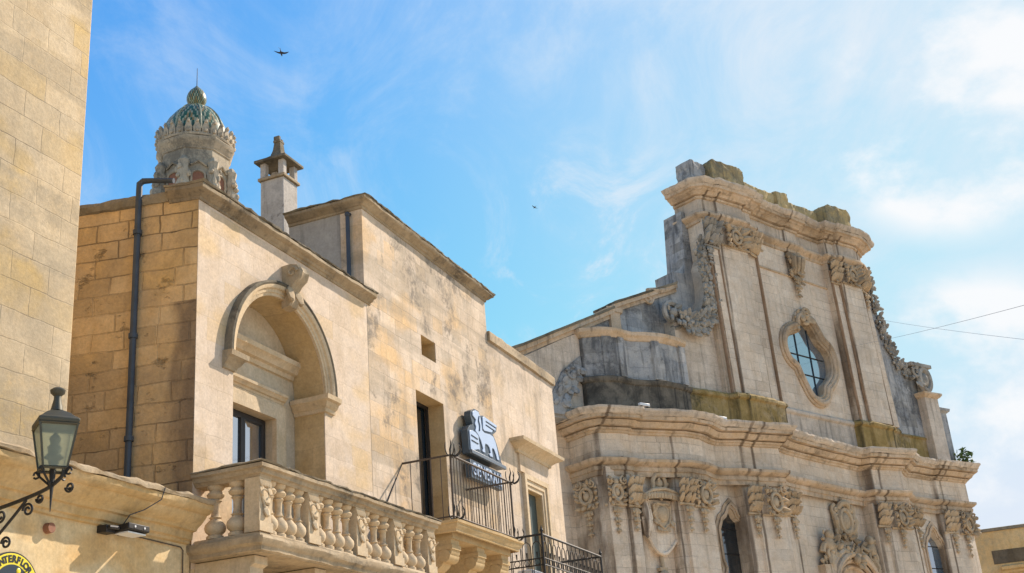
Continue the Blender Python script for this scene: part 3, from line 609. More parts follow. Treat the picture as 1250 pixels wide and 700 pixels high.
sp=[(b0+0.04,Y2+0.03+(W-Y2)*i/5.0) for i in range(1,5)]+[(b0+0.04+(b1-b0-0.08)*i/22,Y2+0.03) for i in range(1,22)]+[(b1-0.04,Y2+0.03+(W-Y2)*i/7.0) for i in range(1,7)]
for x,y in sp:
    if fb is None: fb=PB.own('bar',bar,M['rust'],(x,y,5.225),b2o)
    else: PB.inst(fb,(x,y,5.225),b2o)
def curl(mb,x,y,z,dx_,dy_,h,r=0.012):
    pts=[(x+dx_*0.02,y+dy_*0.02,z)]
    for i in range(9):
        a=-math.pi/2+i*0.32; q_=0.08+0.085*math.cos(a)+0.03*i/8; pts.append((x+dx_*q_,y+dy_*q_,z+0.05+h*0.12*i/8+0.075*math.sin(a)))
    mb.tube(pts,[r*(1-0.05*i) for i in range(len(pts))],5)
for a,b in (ra[1],ra[2]):
    for z in (rt,5.26):
        f=MB()
        for ddx,ddy in ((1,0),(-1,0),(0,-1),(0.7,-0.7),(-0.7,-0.7)): curl(f,a,b,z,ddx,ddy,0.45)
        f.tube([(a,b,z),(a,b,z+0.09),(a+0.01,b-0.02,z+0.17),(a,b-0.01,z+0.26)],[0.013,0.016,0.012,0.004],5)
        PB.part('corner_flourish',f,M['iron'],b2o)

# chimney stands on the rear roof
CH=MB(); x0,x1,y0,y1=16.55,17.02,10.5,10.98
CH.box(x0,x1,y0,y1,8.5,11.84)
ch=PB.part('chimney',CH,M['chim'],bevel=0.012)
cl=MB().box(x0-0.04,x1+0.04,y0-0.04,y1+0.04,11.842,11.90); PB.part('collar',cl,M['trim'],ch,0.01)
for xx in (x0+0.05,x1-0.05):
    for yy in (y0+0.05,y1-0.05): PB.part('post',MB().box(xx-0.055,xx+0.055,yy-0.055,yy+0.055,11.90,12.20),M['chim'],ch,0.008)
cpm=MB().box(x0-0.09,x1+0.09,y0-0.09,y1+0.09,12.20,12.255)
cxm,cym=(x0+x1)/2,(y0+y1)/2
cpm.lathe([(0.40,12.256),(0.29,12.32),(0.16,12.40),(0.115,12.52),(0.09,12.68)],cxm,cym,4,0,math.pi/4)
PB.part('chimney_cap',cpm,M['cap'],ch,0.01)
ft=MB(); ft.box(cxm-0.085,cxm+0.085,cym-0.07,cym+0.07,12.67,12.72); ft.box(cxm-0.085,cxm-0.02,cym-0.06,cym+0.06,12.72,12.80); ft.box(cxm+0.02,cxm+0.08,cym-0.05,cym+0.05,12.72,12.77); PB.part('cap_finial',ft,M['cap'],ch,0.01)

# ================================================================== low palace at the end
PC=Thing('end_house','low pale house at the end of the row with a hooded window and plain coping','building',FRA,(22.5,W,0))
U0,U1=20.76,24.36
PC.part('front_wall',MB().poly(rect(U0,U1,0,9.52),W+0.004,W+0.4,[rect(22.22,23.06,4.4,6.80)]),M['pale3'])
PC.part('rear_wall',MB().box(U0,U1-0.002,W+0.402,14,0,9.5),M['plaster'])
PC.part('coping',MB().sweep([(0.0,9.52),(0.055,9.525),(0.06,9.70),(0.05,9.715),(-0.4,9.73),(-0.4,9.52)],[(U0+0.0,W),(U1+0.03,W),(U1+0.03,12)],0.3,0.006),M['trim'],rough=0.03,sub=2)
hd=MB(); hd.sweep([(0.0,7.46),(0.03,7.47),(0.04,7.52),(0.12,7.58),(0.17,7.60),(0.26,7.64),(0.275,7.70),(0.0,7.76)],[(21.80,W+0.004),(21.80,W-0.03),(23.60,W-0.03),(23.60,W+0.004)],0.3,0.004)
PC.part('window_hood',hd,M['balus'])
PC.part('hood_frieze',MB().box(21.90,23.50,W-0.04,W+0.003,7.1,7.46),M['pale3'])
wf=MB()
wf.poly([(22.02,4.4),(23.34,4.4),(23.34,7.08),(22.02,7.08)],W-0.075,W+0.003,[[(22.12,4.402),(23.24,4.402),(23.24,6.98),(22.12,6.98)]])
wf.poly([(22.122,4.4),(23.238,4.4),(23.238,6.978),(22.122,6.978)],W-0.045,W+0.003,[[(22.17,4.402),(23.13,4.402),(23.13,6.88),(22.17,6.88)]])
wf.poly([(22.172,4.4),(23.128,4.4),(23.128,6.878),(22.172,6.878)],W-0.02,W+0.003,[[(22.22,4.402),(23.06,4.402),(23.06,6.80),(22.22,6.80)]])
PC.part('window_surround',wf,M['balus'])
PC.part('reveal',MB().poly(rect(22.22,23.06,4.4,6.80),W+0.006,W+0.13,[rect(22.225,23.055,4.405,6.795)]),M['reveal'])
sh=PC.part('shutter',MB().box(22.2,23.08,W+0.135,W+0.165,4.4,6.82),M['shutter'],bevel=0.01)
PC.part('shutter_rail',MB().box(22.62,22.66,W+0.12,W+0.134,4.4,6.79),M['interior'],sh)
# wrought balcony
Y3=7.60; d0,d1=20.46,23.80; zt=5.52; zb=4.42
sl=MB().plan([(d0-0.05,W),(d0-0.05,Y3-0.05),(d1+0.05,Y3-0.05),(d1+0.05,W)],4.28,4.40); b3=PC.part('wrought_balcony',sl,M['balus'],bevel=0.015)
pa=[(d0,W),(d0,Y3),(d1,Y3),(d1,W)]
ir=MB().tube([(a,b,zt) for a,b in pa],0.022,6)
for z in (zt-0.42,zt-0.54,zb+0.05): ir.tube([(a,b,z) for a,b in pa],0.013,5)
PC.part('railing',ir,M['iron'],b3)
for a,b in (pa[1],pa[2]):
    ps=MB().tube([(a,b,zb),(a,b,zt+0.05)],0.022,6); ps.ball((a,b,zt+0.07),0.036,8,5); ps.tube([(a,b,zt+0.09),(a,b,zt+0.17)],[0.022,0.003],6); PC.part('post',ps,M['iron'],b3)
un=MB(); wd=0.085     # one wrought unit: twin bars, loop above, ring between the rails
un.tube([(-wd,0,0),(-wd,0,0.86)]+[(-wd*math.cos(math.pi*i/8),0,0.86+wd*math.sin(math.pi*i/8)*1.5) for i in range(1,8)]+[(wd,0,0.86),(wd,0,0)],0.009,5)
un.tube([(0,0,0.86+wd*1.5),(0,0,1.10)],0.009,5); un.tube([(0,0,0),(0,0,0.42)],0.008,5)
un.ring(0,0.625,0,0.055,0.055,0.008,12); un.tube([(0,0,0.70),(0,0,0.80)],[0.008,0.018],5)
un.scroll(-0.04,0.2,0,0.035,1.0,1,0,0.2,0.0); un.scroll(0.04,0.2,0,0.035,1.0,-1,0,0.2,0.0)
fu=None
for i in range(14):
    x=d0+0.12+(d1-d0-0.24)*i/13
    if fu is None: fu=PC.own('loop_panel',un,M['iron'],(x,Y3,zb),b3)
    else: PC.inst(fu,(x,Y3,zb),b3)
for i in range(4): PC.inst(fu,(d0,Y3+0.12+0.2*i,zb),b3,math.pi/2)

ac=Thing('air_conditioner','white boxy cooling unit standing on the lower iron balcony behind its railing','appliance',FRA,(21.05,8.0,4.40))
a_=MB().box(20.75,21.45,7.95,8.25,4.44,4.98); ac.part('casing',a_,M['acwhite'],bevel=0.02)
gr=MB().ring(21.02,4.71,7.945,0.19,0.19,0.012)
for i in range(1,4): gr.ring(21.02,4.71,7.945,0.05*i,0.05*i,0.007,14)
ac.part('fan_grille',gr,M['iron'])
ac.part('foot',MB().box(20.82,20.88,7.97,8.2,4.405,4.44),M['iron']); ac.part('foot',MB().box(21.3,21.36,7.97,8.2,4.405,4.44),M['iron'])

# ================================================================== church
CHU=Thing('baroque_church','large baroque stone church with curved cornices, carved capitals and a lozenge window','church',FRB,(40,30,0))
# ---- lower order walls, one slab per bay
def lobes(pts): return pts
winL=[(33.62,5.5),(34.92,5.5),(34.96,7.3),(34.80,7.72),(34.92,8.1),(34.92,9.12),(34.74,9.48),(34.55,9.60),(34.44,9.85),(34.31,9.95),(34.18,9.85),(34.02,9.60),(33.80,9.45),(33.62,9.12),(33.62,8.1),(33.74,7.72),(33.58,7.3)]
def shift(pts,dx_,dz=0,sx=1.0,cxx=0): return [((p[0]-cxx)*sx+cxx+dx_,p[1]+dz) for p in pts]
def grow(pts,k):
    cxm=sum(p[0] for p in pts)/len(pts); n=len(pts); res=[]
    ar=sum(pts[i][0]*pts[(i+1)%n][1]-pts[(i+1)%n][0]*pts[i][1] for i in range(n)); sg=1 if ar>0 else -1
    for i in range(n):
        a,b,c=Vector(pts[i-1]),Vector(pts[i]),Vector(pts[(i+1)%n]); d1=(b-a).normalized(); d2=(c-b).normalized()
        n1=Vector((d1.y,-d1.x))*sg; n2=Vector((d2.y,-d2.x))*sg; m=(n1+n2); m=m/max(0.5,m.length_squared/2); q=b+m*k; res.append((q.x,q.y))
    return res
winR=shift(winL,13.82,0.05)
LY=29.15; CY=(29.05,0.125,37.6); RY=29.62
CHU.part('left_bay_wall',MB().poly(rect(28.2,35.1,0,11.0),LY,LY+1.2,[winL]),M['ch'])
CHU.part('centre_bay_wall',MB().poly(rect(35.1,44.2,0,11.0),CY[0],CY[0]+1.0,(),(CY[1],CY[2])),M['ch'])
CHU.part('right_bay_wall',MB().poly(rect(44.2,51.2,0,11.0),RY,RY+1.2,[winR]),M['ch'])
CHU.part('nave_body',MB().plan([(28.3,30.4),(51.2,30.9),(51.2,60),(28.3,60)],0,13.0),M['chmid'])
CHU.part('aisle_wall',MB().plan([(18,30.75),(28.3,30.75),(28.3,60),(18,60)],0,12.9),M['ch'])
# pilasters (base, shaft, strip)
def pil(u0,u1,y,inset=0.28,z0=0,z1=10.75):
    mb=MB(); mb.box(u0,u1,y+0.12,y+0.9,z0,z1); mb.box(u0+inset,u1-inset,y,y+0.2,z0,z1); return mb
for a in ((28.17,29.45,29.30,0.06),(27.98,28.98,28.98,0.10)): pass
CHU.part('corner_pilaster',MB().plan([(28.08,31),(28.10,29.53),(28.24,29.36),(28.9,29.12),(29.0,31)],0,10.8),M['ch'])
CHU.part('pilaster',pil(28.92,29.55,29.0,0.10),M['ch'])
CHU.part('pilaster',pil(31.05,32.95,28.62,0.34),M['ch'])
CHU.part('pilaster',MB().plan([(34.75,30),(34.75,28.78),(34.95,28.68),(35.2,28.66),(35.25,28.55),(36.62,28.38),(36.72,28.62),(36.95,28.66),(37.7,28.95),(37.75,30)],0,10.8),M['ch'])
CHU.part('pilaster',MB().plan([(43.5,30.5),(43.5,29.25),(43.75,29.16),(44.0,29.15),(44.05,29.05),(45.45,28.88),(45.6,29.05),(45.9,29.1),(46.6,29.45),(46.65,30.5)],0,10.8),M['ch'])
CHU.part('pilaster',MB().plan([(48.75,30.5),(48.75,29.5),(49.0,29.38),(50.9,29.28),(51.22,29.45),(51.25,31.5)],0,10.8),M['ch'])
# ---- entablature following the plan of the front
PE=[(28.05,33.5),(28.08,29.50),(28.22,29.32),(28.9,29.08),(29.3,29.02),(29.5,29.12),(30.3,28.92),(31.0,28.68),(31.6,28.50),(32.5,28.54),(33.3,28.86),(33.75,28.92),(34.3,28.75),(34.7,28.62),(35.2,28.58),(36.6,28.26),(36.85,28.55),(37.6,28.78),(38.4,28.92),(41.3,29.35),(43.5,29.62),(43.62,29.14),(44.0,29.06),(45.4,28.78),(45.65,28.98),(46.7,29.45),(48.6,29.52),(48.75,29.36),(51.05,29.22),(51.3,29.5),(51.3,33.5)]
CHU.part('architrave',MB().sweep([(0.0,10.72),(0.03,10.73),(0.04,10.90),(0.08,10.91),(0.09,11.04),(0.05,11.045),(0.05,11.085),(0.15,11.12),(0.24,11.18),(0.27,11.21),(0.28,11.30),(0.0,11.38)],PE,0.5,0.008),M['chm'])
CHU.part('frieze',MB().sweep([(0.0,11.36),(0.0,12.25),(-0.6,12.3),(-0.6,11.2)],PE,0.6,0.0),M['ch'])
CHU.part('cornice',MB().sweep([(0.0,12.22),(0.06,12.23),(0.09,12.30),(0.16,12.32),(0.18,12.38),(0.09,12.39),(0.09,12.425),(0.30,12.43),(0.36,12.50),(0.42,12.56),(0.44,12.60),(0.36,12.605),(0.36,12.635),(0.58,12.645),(0.60,12.76)],PE,0.35,0.012,False),M['chm'])
CHU.part('cornice_lip',MB().sweep([(0.60,12.762),(0.64,12.78),(0.70,12.84),(0.76,12.93),(0.77,13.0),(0.60,13.03),(0.2,13.10),(-0.9,13.16)],PE,0.25,0.018,False),M['chmid'],rough=0.07,sub=2)
CHU.part('cornice_top',MB().plan([(28.4,33),(28.4,29.5),(31.5,28.4),(37,28.5),(43.5,29.3),(51.1,29.2),(51.1,33)],12.9,13.12),M['dark'])
# ---- carved capitals
def capital(kind,u0,u1,z0,z1,y,drops,seed,shear=0.0):
    rg=random.Random(seed); mb=MB(); um=(u0+u1)/2; wd=u1-u0; h=z1-z0
    yy=lambda u:y+(u-um)*shear
    mb.sweep([(0,z0-0.02),(0.05,z0),(0.05,z0+0.06),(0,z0+0.08)],[(u0,yy(u0)),(u1,yy(u1))],0,0)
    if kind=='medal':
        rr=min(wd,h)*0.27
        mb.ring(um,z0+h*0.46,yy(um)-0.16,rr,rr*1.1,0.065,20); mb.ball((um,yy(um)-0.04,z0+h*0.46),(rr*0.72,0.17,rr*0.8),12,8)
        for q in (-1,1):
            mb.scroll(um+q*wd*0.33,z1-0.13,yy(um+q*wd*0.33)-0.14,0.16,1.6,q,math.pi/2,0.26,0.16)
            for i in range(5): mb.leaf((um+q*(rr+0.04),yy(um)-0.05,z0+h*(0.12+0.17*i)),(q*0.8,rg.uniform(-.5,.7)),wd*0.25,0.75)
            mb.leaf((um+q*0.05,yy(um)-0.05,z0+h*0.80),(q*0.9,0.35),0.28,0.5); mb.leaf((um+q*0.1,yy(um)-0.05,z0+h*0.2),(q*0.6,-0.8),0.26,0.4)
            mb.scroll(um+q*wd*0.15,z1-0.12,yy(um)-0.09,0.09,1.3,-q,0)
        mb.ball((um,yy(um)-0.12,z1-0.16),(0.11,0.10,0.13),8,6)
    else:
        for q in (-1,1):
            mb.scroll(um+q*wd*0.36,z1-0.16,yy(um+q*wd*0.3)-0.16,0.18,1.6,q,math.pi/2,0.26,0.18)
        for i in range(4):
            for j in range(3): mb.leaf((u0+wd*(0.14+0.24*i)+rg.uniform(-.03,.03),yy(um)-0.05-0.03*j,z0+h*(0.08+0.27*j)),(rg.uniform(-.35,.35),1),h*0.36,0.75)
        mb.ball((um,yy(um)-0.15,z1-0.22),(0.13,0.11,0.16),8,6)
    mb.leaves((um,z0+h*0.45),min(wd,h)*0.46,5,0.2,yy(um)-0.03,rg,0.8)
    for du,zb in drops: mb.pendant(du,z0-0.02,zb,yy(du)-0.03,rg,0.17)
    return mb
caps=[('medal',28.12,28.92,9.66,10.62,29.16,[(28.5,8.72)],2,-0.3),('leaf',28.95,29.52,9.62,10.66,28.98,[(29.2,8.8)],3,0.0),
      ('leaf',31.02,31.75,9.76,10.68,28.56,[(31.42,8.8)],4,0.0),('medal',31.80,32.92,9.72,10.68,28.60,[(32.2,8.85)],5,0.1),
      ('leaf',34.72,35.34,9.66,10.70,28.62,[(35.08,8.85)],6,-0.1),('medal',35.36,36.62,9.62,10.70,28.42,[(35.95,8.78)],7,-0.15),('leaf',37.15,37.85,9.75,10.72,28.82,[(37.55,8.9)],8,0.35),
      ('leaf',43.45,44.15,9.78,10.76,29.10,[(43.85,9.1)],9,-0.1),('medal',44.2,45.5,9.72,10.74,28.92,[(44.75,8.92)],10,-0.12),('leaf',46.15,46.9,9.9,10.80,29.30,[(46.6,9.0)],11,0.4),
      ('leaf',48.8,49.75,9.86,10.86,29.38,[(49.4,8.98)],12,-0.1),('medal',49.85,51.15,9.84,10.86,29.28,[(50.3,8.82)],13,0.0)]
for k,a,b_,z0,z1,y,dr,sd_,shr in caps: CHU.part('capital',capital(k,a,b_,z0,z1,y,dr,sd_,shr),M['orn'])
rc_=capital('medal',-0.45,0.45,9.66,10.62,0.0,[(0.0,8.72)],1,0.0); ca_,sa_=math.cos(R(-78)),math.sin(R(-78))     # capital on the return face
rc_.v=[(28.07+x*ca_-y*sa_,29.98+x*sa_+y*ca_,z) for x,y,z in rc_.v]; CHU.part('capital',rc_,M['orn'])
side=MB(); rg=random.Random(99)
for z in (9.95,10.35,10.75): side.scroll(51.42,z,29.85,0.22,1.4,1,0,0.3,0.2); side.leaves((51.4,z),0.2,6,0.3,29.75,rg)
CHU.part('corner_capital',side,M['orn'])
# ---- lower windows
def church_window(pts,y,mull):
    fr=MB(); o1=grow(pts,0.30); o2=grow(pts,0.17)
    fr.poly(o1,y-0.05,y+0.02,[grow(pts,0.172)]); fr.poly(grow(pts,0.17),y-0.11,y+0.02,[grow(pts,0.085)]); fr.poly(grow(pts,0.083),y-0.06,y+0.02,[grow(pts,0.001)])
    return fr
wl=CHU.part('window',church_window(winL,LY,0),M['chm'])
CHU.part('window_pane',MB().poly(grow(winL,0.02),LY+0.22,LY+0.26),M['dkglass'],wl)
for z in (7.0,8.3,9.2): CHU.part('glazing_bar',MB().tube([(33.6,LY+0.21,z),(34.9,LY+0.21,z)],0.02,4),M['frame'],wl)
wr=CHU.part('window',church_window(winR,RY,0),M['chm'])
CHU.part('window_pane',MB().poly(grow(winR,0.02),RY+0.22,RY+0.26),M['glassc'],wr)
for z in (7.0,8.35,9.3): CHU.part('glazing_bar',MB().tube([(47.3,RY+0.21,z),(48.9,RY+0.21,z)],0.02,4),M['frame'],wr)
# ---- cartouche in the left bay: shell canopy over a draped shield
ct=MB(); cu,cy=30.42,LY
drape=[(29.62,9.90),(29.56,9.3),(29.60,8.72),(29.78,8.55),(29.88,8.35),(30.08,8.14),(30.28,8.06),(30.50,8.10),(30.78,8.30),(31.0,8.52),(31.30,8.66),(31.28,9.2),(31.22,9.95)]
ct.poly(drape,cy-0.20,cy)
ct.tube([(p[0],cy-0.20,p[1]) for p in drape[1:-1]],0.07,6)
for q,u in ((-1,29.66),(1,31.22)):
    ct.tube([(u,cy-0.2,9.95),(u+q*0.04,cy-0.30,9.5),(u-q*0.02,cy-0.30,9.0),(u+q*0.02,cy-0.24,8.62)],[0.10,0.13,0.10,0.06],7)
    ct.scroll(u,9.92,cy-0.28,0.15,1.4,q,0); ct.scroll(u+q*0.02,8.62,cy-0.22,0.10,1.2,-q,0)
    ct.tube([(u-q*0.18,cy-0.22,9.9),(u-q*0.22,cy-0.25,9.3),(u-q*0.14,cy-0.22,8.6)],[0.05,0.07,0.04],6)
CHU.part('cartouche_drape',ct,M['ch'])
sh_=MB(); shield=[(30.02,9.72),(30.20,9.80),(30.42,9.76),(30.64,9.80),(30.82,9.72),(30.80,9.35),(30.66,9.1),(30.42,8.92),(30.18,9.1),(30.04,9.35)]
sh_.poly(shield,cy-0.30,cy-0.19); sh_.ball((30.42,cy-0.30,9.42),(0.25,0.12,0.28),12,8); sh_.tube([(p[0],cy-0.30,p[1]) for p in shield+[shield[0]]],0.05,6)
for q in (-1,1): sh_.leaves((30.42+q*0.4,9.3),0.12,4,0.2,cy-0.26,random.Random(q+5)); sh_.scroll(30.42+q*0.33,9.72,cy-0.3,0.09,1.2,q,0)
for i in range(5): sh_.leaf((30.42+(i-2)*0.09,cy-0.25,9.02),((i-2)*0.3,-1),0.22,0.35)
CHU.part('cartouche_shield',sh_,M['orn'])
cn=MB()   # shell canopy with a fringe of tassels
n=15
for i in range(n):
    f=(i/(n-1))*2-1; u=30.48+f*0.95; zt_=10.34-0.26*f*f; zb_=9.95+0.0*f
    cn.tube([(30.48+f*0.30,cy-0.16,10.42-0.05*f*f),(30.48+f*0.7,cy-0.36,zt_-0.06),(u,cy-0.46,zb_+0.14-0.12*f*f),(u,cy-0.45,zb_-0.10*f*f)],[0.05,0.075,0.085,0.06],6)
cn.tube([(29.42,cy-0.38,9.96),(29.9,cy-0.46,10.20),(30.48,cy-0.5,10.28),(31.05,cy-0.46,10.20),(31.52,cy-0.38,9.98)],0.06,6)
for q in (-1,1): cn.scroll(30.48+q*1.0,9.98,cy-0.36,0.14,1.4,q,math.pi/2)
CHU.part('cartouche_canopy',cn,M['orn'])
cr=MB(); cr.tube([(30.20,cy-0.22,10.36),(30.18,cy-0.26,10.62),(30.32,cy-0.28,10.80),(30.52,cy-0.28,10.84),(30.70,cy-0.28,10.76),(30.78,cy-0.26,10.58),(30.76,cy-0.22,10.36)],0.085,7); cr.ball((30.48,cy-0.22,10.52),(0.17,0.14,0.18),10,7); cr.leaves((30.48,10.42),0.3,8,0.2,cy-0.22,random.Random(3))
CHU.part('cartouche_crest',cr,M['orn'])
un_=MB(); un_.box(30.12,30.48,cy-0.18,cy,7.5,7.62); un_.ball((30.3,cy-0.15,7.3),(0.25,0.2,0.22),10,6); un_.tube([(30.3,cy-0.1,8.0),(30.3,cy-0.14,7.6)],0.07,6); CHU.part('niche_crest',un_,M['orn'])
# ---- portal top: arched pediment with crowned cartouche and two putti-like scrolls
CYu=lambda u:CY[0]+(u-CY[2])*CY[1]
pt=MB(); pc=41.45
def arc3(r,o,z0,n=26,a0=0.0,a1=math.pi,sq=1.0): return [(pc+r*math.cos(a0+(a1-a0)*i/n),CYu(pc+r*math.cos(a0+(a1-a0)*i/n))-o,z0+r*sq*math.sin(a0+(a1-a0)*i/n)) for i in range(n+1)]
for r,o,th in ((2.15,0.30,0.13),(1.92,0.42,0.12),(1.70,0.26,0.11),(1.45,0.16,0.09)): pt.tube(arc3(r,o,6.72,sq=0.95),th,7)
pt.poly([(pc+2.2*math.cos(math.pi*i/20),6.72+2.05*math.sin(math.pi*i/20)) for i in range(21)]+[(pc-2.2,5.5),(pc+2.2,5.5)],CY[0]-0.15,CY[0]+0.05,(),(CY[1],CY[2]))
for q in (-1,1): pt.plan([(pc+q*2.0-0.35,CYu(pc+q*2)),(pc+q*2.0-0.35,CYu(pc+q*2)-0.4),(pc+q*2.0+0.35,CYu(pc+q*2)-0.4),(pc+q*2.0+0.35,CYu(pc+q*2))],5.0,8.05)
CHU.part('portal_pediment',pt,M['chm'])
pk=MB(); rg=random.Random(21); y=CYu(41.4)
pk.ring(41.42,9.92,y-0.28,0.36,0.46,0.11,20); pk.ball((41.42,y-0.24,9.92),(0.30,0.16,0.38),12,8)
for q in (-1,1):
    pk.scroll(41.42+q*0.52,10.32,y-0.22,0.24,1.5,-q,math.pi/2,0.36); pk.scroll(41.42+q*0.46,9.50,y-0.22,0.22,1.5,q,-math.pi/2,0.36)
    pk.tube([(41.42+q*0.62,y-0.2,10.25),(41.42+q*0.66,y-0.3,9.9),(41.42+q*0.52,y-0.2,9.5),(41.42+q*0.2,y-0.2,9.15)],[0.1,0.13,0.12,0.07],7)
pk.tube([(41.1,y-0.22,10.42),(41.2,y-0.34,10.60),(41.42,y-0.36,10.66),(41.65,y-0.34,10.60),(41.76,y-0.22,10.42)],0.12,7)
pk.leaves((41.42,9.2),0.36,12,0.3,y-0.2,rg); pk.leaves((41.42,10.1),0.6,8,0.26,y-0.16,rg)
CHU.part('portal_crest',pk,M['orn'])
for q,u in ((-1,39.75),(1,43.05)):
    pp=MB(); yq=CYu(u); rg=random.Random(40+q)
    pp.scroll(u,8.55,yq-0.25,0.42,1.6,q,math.pi,0.3,0.2); pp.ball((u-q*0.05,yq-0.34,9.22),(0.20,0.19,0.22),10,7); pp.ball((u,yq-0.3,8.86),(0.26,0.22,0.32),10,7)
    pp.tube([(u,yq-0.3,8.9),(u-q*0.35,yq-0.36,8.80),(u-q*0.65,yq-0.3,8.98)],[0.12,0.09,0.06],6); pp.tube([(u,yq-0.3,8.5),(u+q*0.15,yq-0.4,8.1),(u+q*0.05,yq-0.3,7.7)],[0.16,0.12,0.08],6)
    pp.leaves((u-q*0.6,8.7),0.38,14,0.28,yq-0.18,rg); pp.leaves((u,8.15),0.4,14,0.3,yq-0.18,rg); pp.leaves((u,9.05),0.3,7,0.22,yq-0.2,rg)
    CHU.part('portal_scroll_figure',pp,M['orn'])
pk=MB(); pk.leaves((41.42,8.35),0.42,14,0.30,CYu(41.4)-0.38,random.Random(8)); pk.ball((41.42,CYu(41.4)-0.5,8.35),(0.16,0.16,0.22),8,6); CHU.part('portal_keystone',pk,M['orn'])

# ---- podium of the upper storey
PP=[(32.9,31.5),(32.9,29.2),(35.25,29.12),(35.4,28.86),(35.9,28.86),(35.95,28.78),(37.65,28.84),(37.75,28.95),(38.45,29.0),(38.65,29.4),(43.85,29.66),(43.95,29.36),(44.6,29.38),(44.7,29.28),(46.4,29.36),(46.55,29.5),(47.15,29.6),(47.3,29.85)]
podp=[(0.0,12.9),(0.0,14.22),(0.05,14.26),(0.09,14.30),(0.09,14.40),(0.03,14.46),(0.0,14.5),(-0.6,14.52)]
def sub(path,a,b): return path[a:b+1]
CHU.part('mossy_podium',MB().sweep(podp,sub(PP,1,9),0.4,0.01),M['moss'],rough=0.06,sub=2)
CHU.part('centre_podium',MB().sweep(podp,[(38.66,29.40),(43.86,29.66)],0.4,0.008),M['chmid'])
CHU.part('right_podium',MB().sweep(podp,[(43.86,29.66)]+PP[11:],0.4,0.01),M['moss'])
CHU.part('flank_podium',MB().sweep([(0.0,12.9),(0.0,14.3),(0.07,14.36),(0.0,14.45),(-0.5,14.46)],[(47.32,29.9),(50.1,29.95)],0.4,0.01),M['moss'])
# ---- upper storey
UY=(29.42,0.055,38.6)
lozenge=[(41.30,18.52),(40.95,18.15),(40.45,17.86),(40.18,17.50),(40.22,17.05),(40.55,16.72),(40.72,16.30),(41.02,15.98),(41.22,15.62),(41.52,15.45),(41.86,15.62),(42.06,16.02),(42.42,16.32),(42.56,16.75),(42.68,17.20),(42.40,17.62),(42.10,17.88),(41.82,18.12),(41.56,18.40)]
def closed_smooth(p,k=3):
    n=len(p); r_=[]
    for i in range(n):
        p0,p1_,p2_,p3=[Vector(p[(i+o)%n]) for o in (-1,0,1,2)]
        for j in range(k):
            t=j/k; r_.append(tuple(0.5*((2*p1_)+(-p0+p2_)*t+(2*p0-5*p1_+4*p2_-p3)*t*t+(-p0+3*p1_-3*p2_+p3)*t**3)))
    return r_
lozenge=closed_smooth([(41.40,18.72),(41.10,18.50),(40.95,18.12),(40.50,17.98),(40.02,17.70),(39.86,17.25),(40.02,16.85),(40.45,16.62),(40.66,16.22),(40.90,15.80),(41.16,15.42),(41.52,15.26),(41.94,15.42),(42.16,15.86),(42.50,16.12),(42.88,16.52),(42.98,17.05),(42.82,17.52),(42.36,17.82),(42.10,18.18),(41.78,18.56)],4)
CHU.part('upper_wall',MB().poly([(35.3,13.0),(47.0,13.0),(46.75,22.3),(35.2,22.3)],UY[0],UY[0]+0.9,[lozenge],(UY[1],UY[2])),M['ch'])
CHU.part('upper_wall_back',MB().poly([(35.3,13.0),(46.8,13.0),(46.6,23.4),(35.25,23.4)],30.0,30.4),M['chmid'])
for nm,q,y in (('pilaster',[(35.36,14.5),(38.42,14.5),(38.42,22.0),(35.18,22.0),(35.2,20.5)],29.12),('pilaster',[(35.98,14.5),(37.66,14.5),(37.62,22.0),(35.86,22.0)],28.98),('pilaster',[(35.60,14.5),(35.98,14.5),(35.86,22.0),(35.40,22.0)],29.05)):
    CHU.part(nm,MB().poly(q,y,29.6),M['ch'])
for q,y in (([(44.02,14.5),(47.0,14.5),(46.45,22.1),(43.80,22.1)],29.44),([(44.74,14.5),(46.36,14.5),(45.95,22.1),(44.46,22.1)],29.30)):
    CHU.part('pilaster',MB().poly(q,y,29.9),M['ch'])
for a,b in ((35.42,35.30),(35.97,35.85),(37.70,37.64),(38.36,38.30)): CHU.part('pilaster_fillet',MB().tube([(a,29.09,14.5),(b,29.09,21.1)],0.07,6),M['groove'])  # dark tubes carry the grime and painted shade of the pilaster grooves
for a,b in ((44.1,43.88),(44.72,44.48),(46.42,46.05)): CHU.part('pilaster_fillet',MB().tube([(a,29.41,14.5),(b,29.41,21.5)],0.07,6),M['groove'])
# string lines on the upper wall
def uw(u): return UY[0]+(u-UY[2])*UY[1]
CHU.part('string_course',MB().sweep([(0,20.66),(0.06,20.68),(0.06,20.74),(0,20.76)],[(38.4,uw(38.4)),(43.9,uw(43.9))],0.4,0.004),M['chm'])
# upper entablature
PU=[(35.12,30.45),(35.18,29.25),(35.3,29.13),(35.9,29.10),(36.0,28.98),(37.66,28.96),(37.75,29.08),(38.35,29.12),(38.62,29.40),(40.85,29.55),(41.0,29.45),(41.9,29.50),(42.05,29.62),(43.78,29.70),(43.85,29.42),(44.45,29.40),(44.5,29.28),(45.8,29.24),(46.4,29.42),(47.05,29.72),(47.15,30.3)]
CHU.part('upper_architrave',MB().sweep([(0.0,21.86),(0.05,21.88),(0.06,22.0),(0.12,22.04),(0.22,22.12),(0.25,22.15),(0.25,22.24),(0.0,22.30)],PU,0.4,0.008),M['chm'])
CHU.part('upper_frieze',MB().sweep([(0.0,22.2),(0.0,23.0),(-0.5,23.05),(-0.5,22.15)],PU,0.6,0),M['chmid'])
CHU.part('upper_cornice',MB().sweep([(0.0,22.92),(0.07,22.94),(0.10,23.02),(0.04,23.03),(0.04,23.06),(0.20,23.07),(0.27,23.16),(0.38,23.20),(0.42,23.26),(0.52,23.28),(0.54,23.40)],PU,0.35,0.012,False),M['chm'])
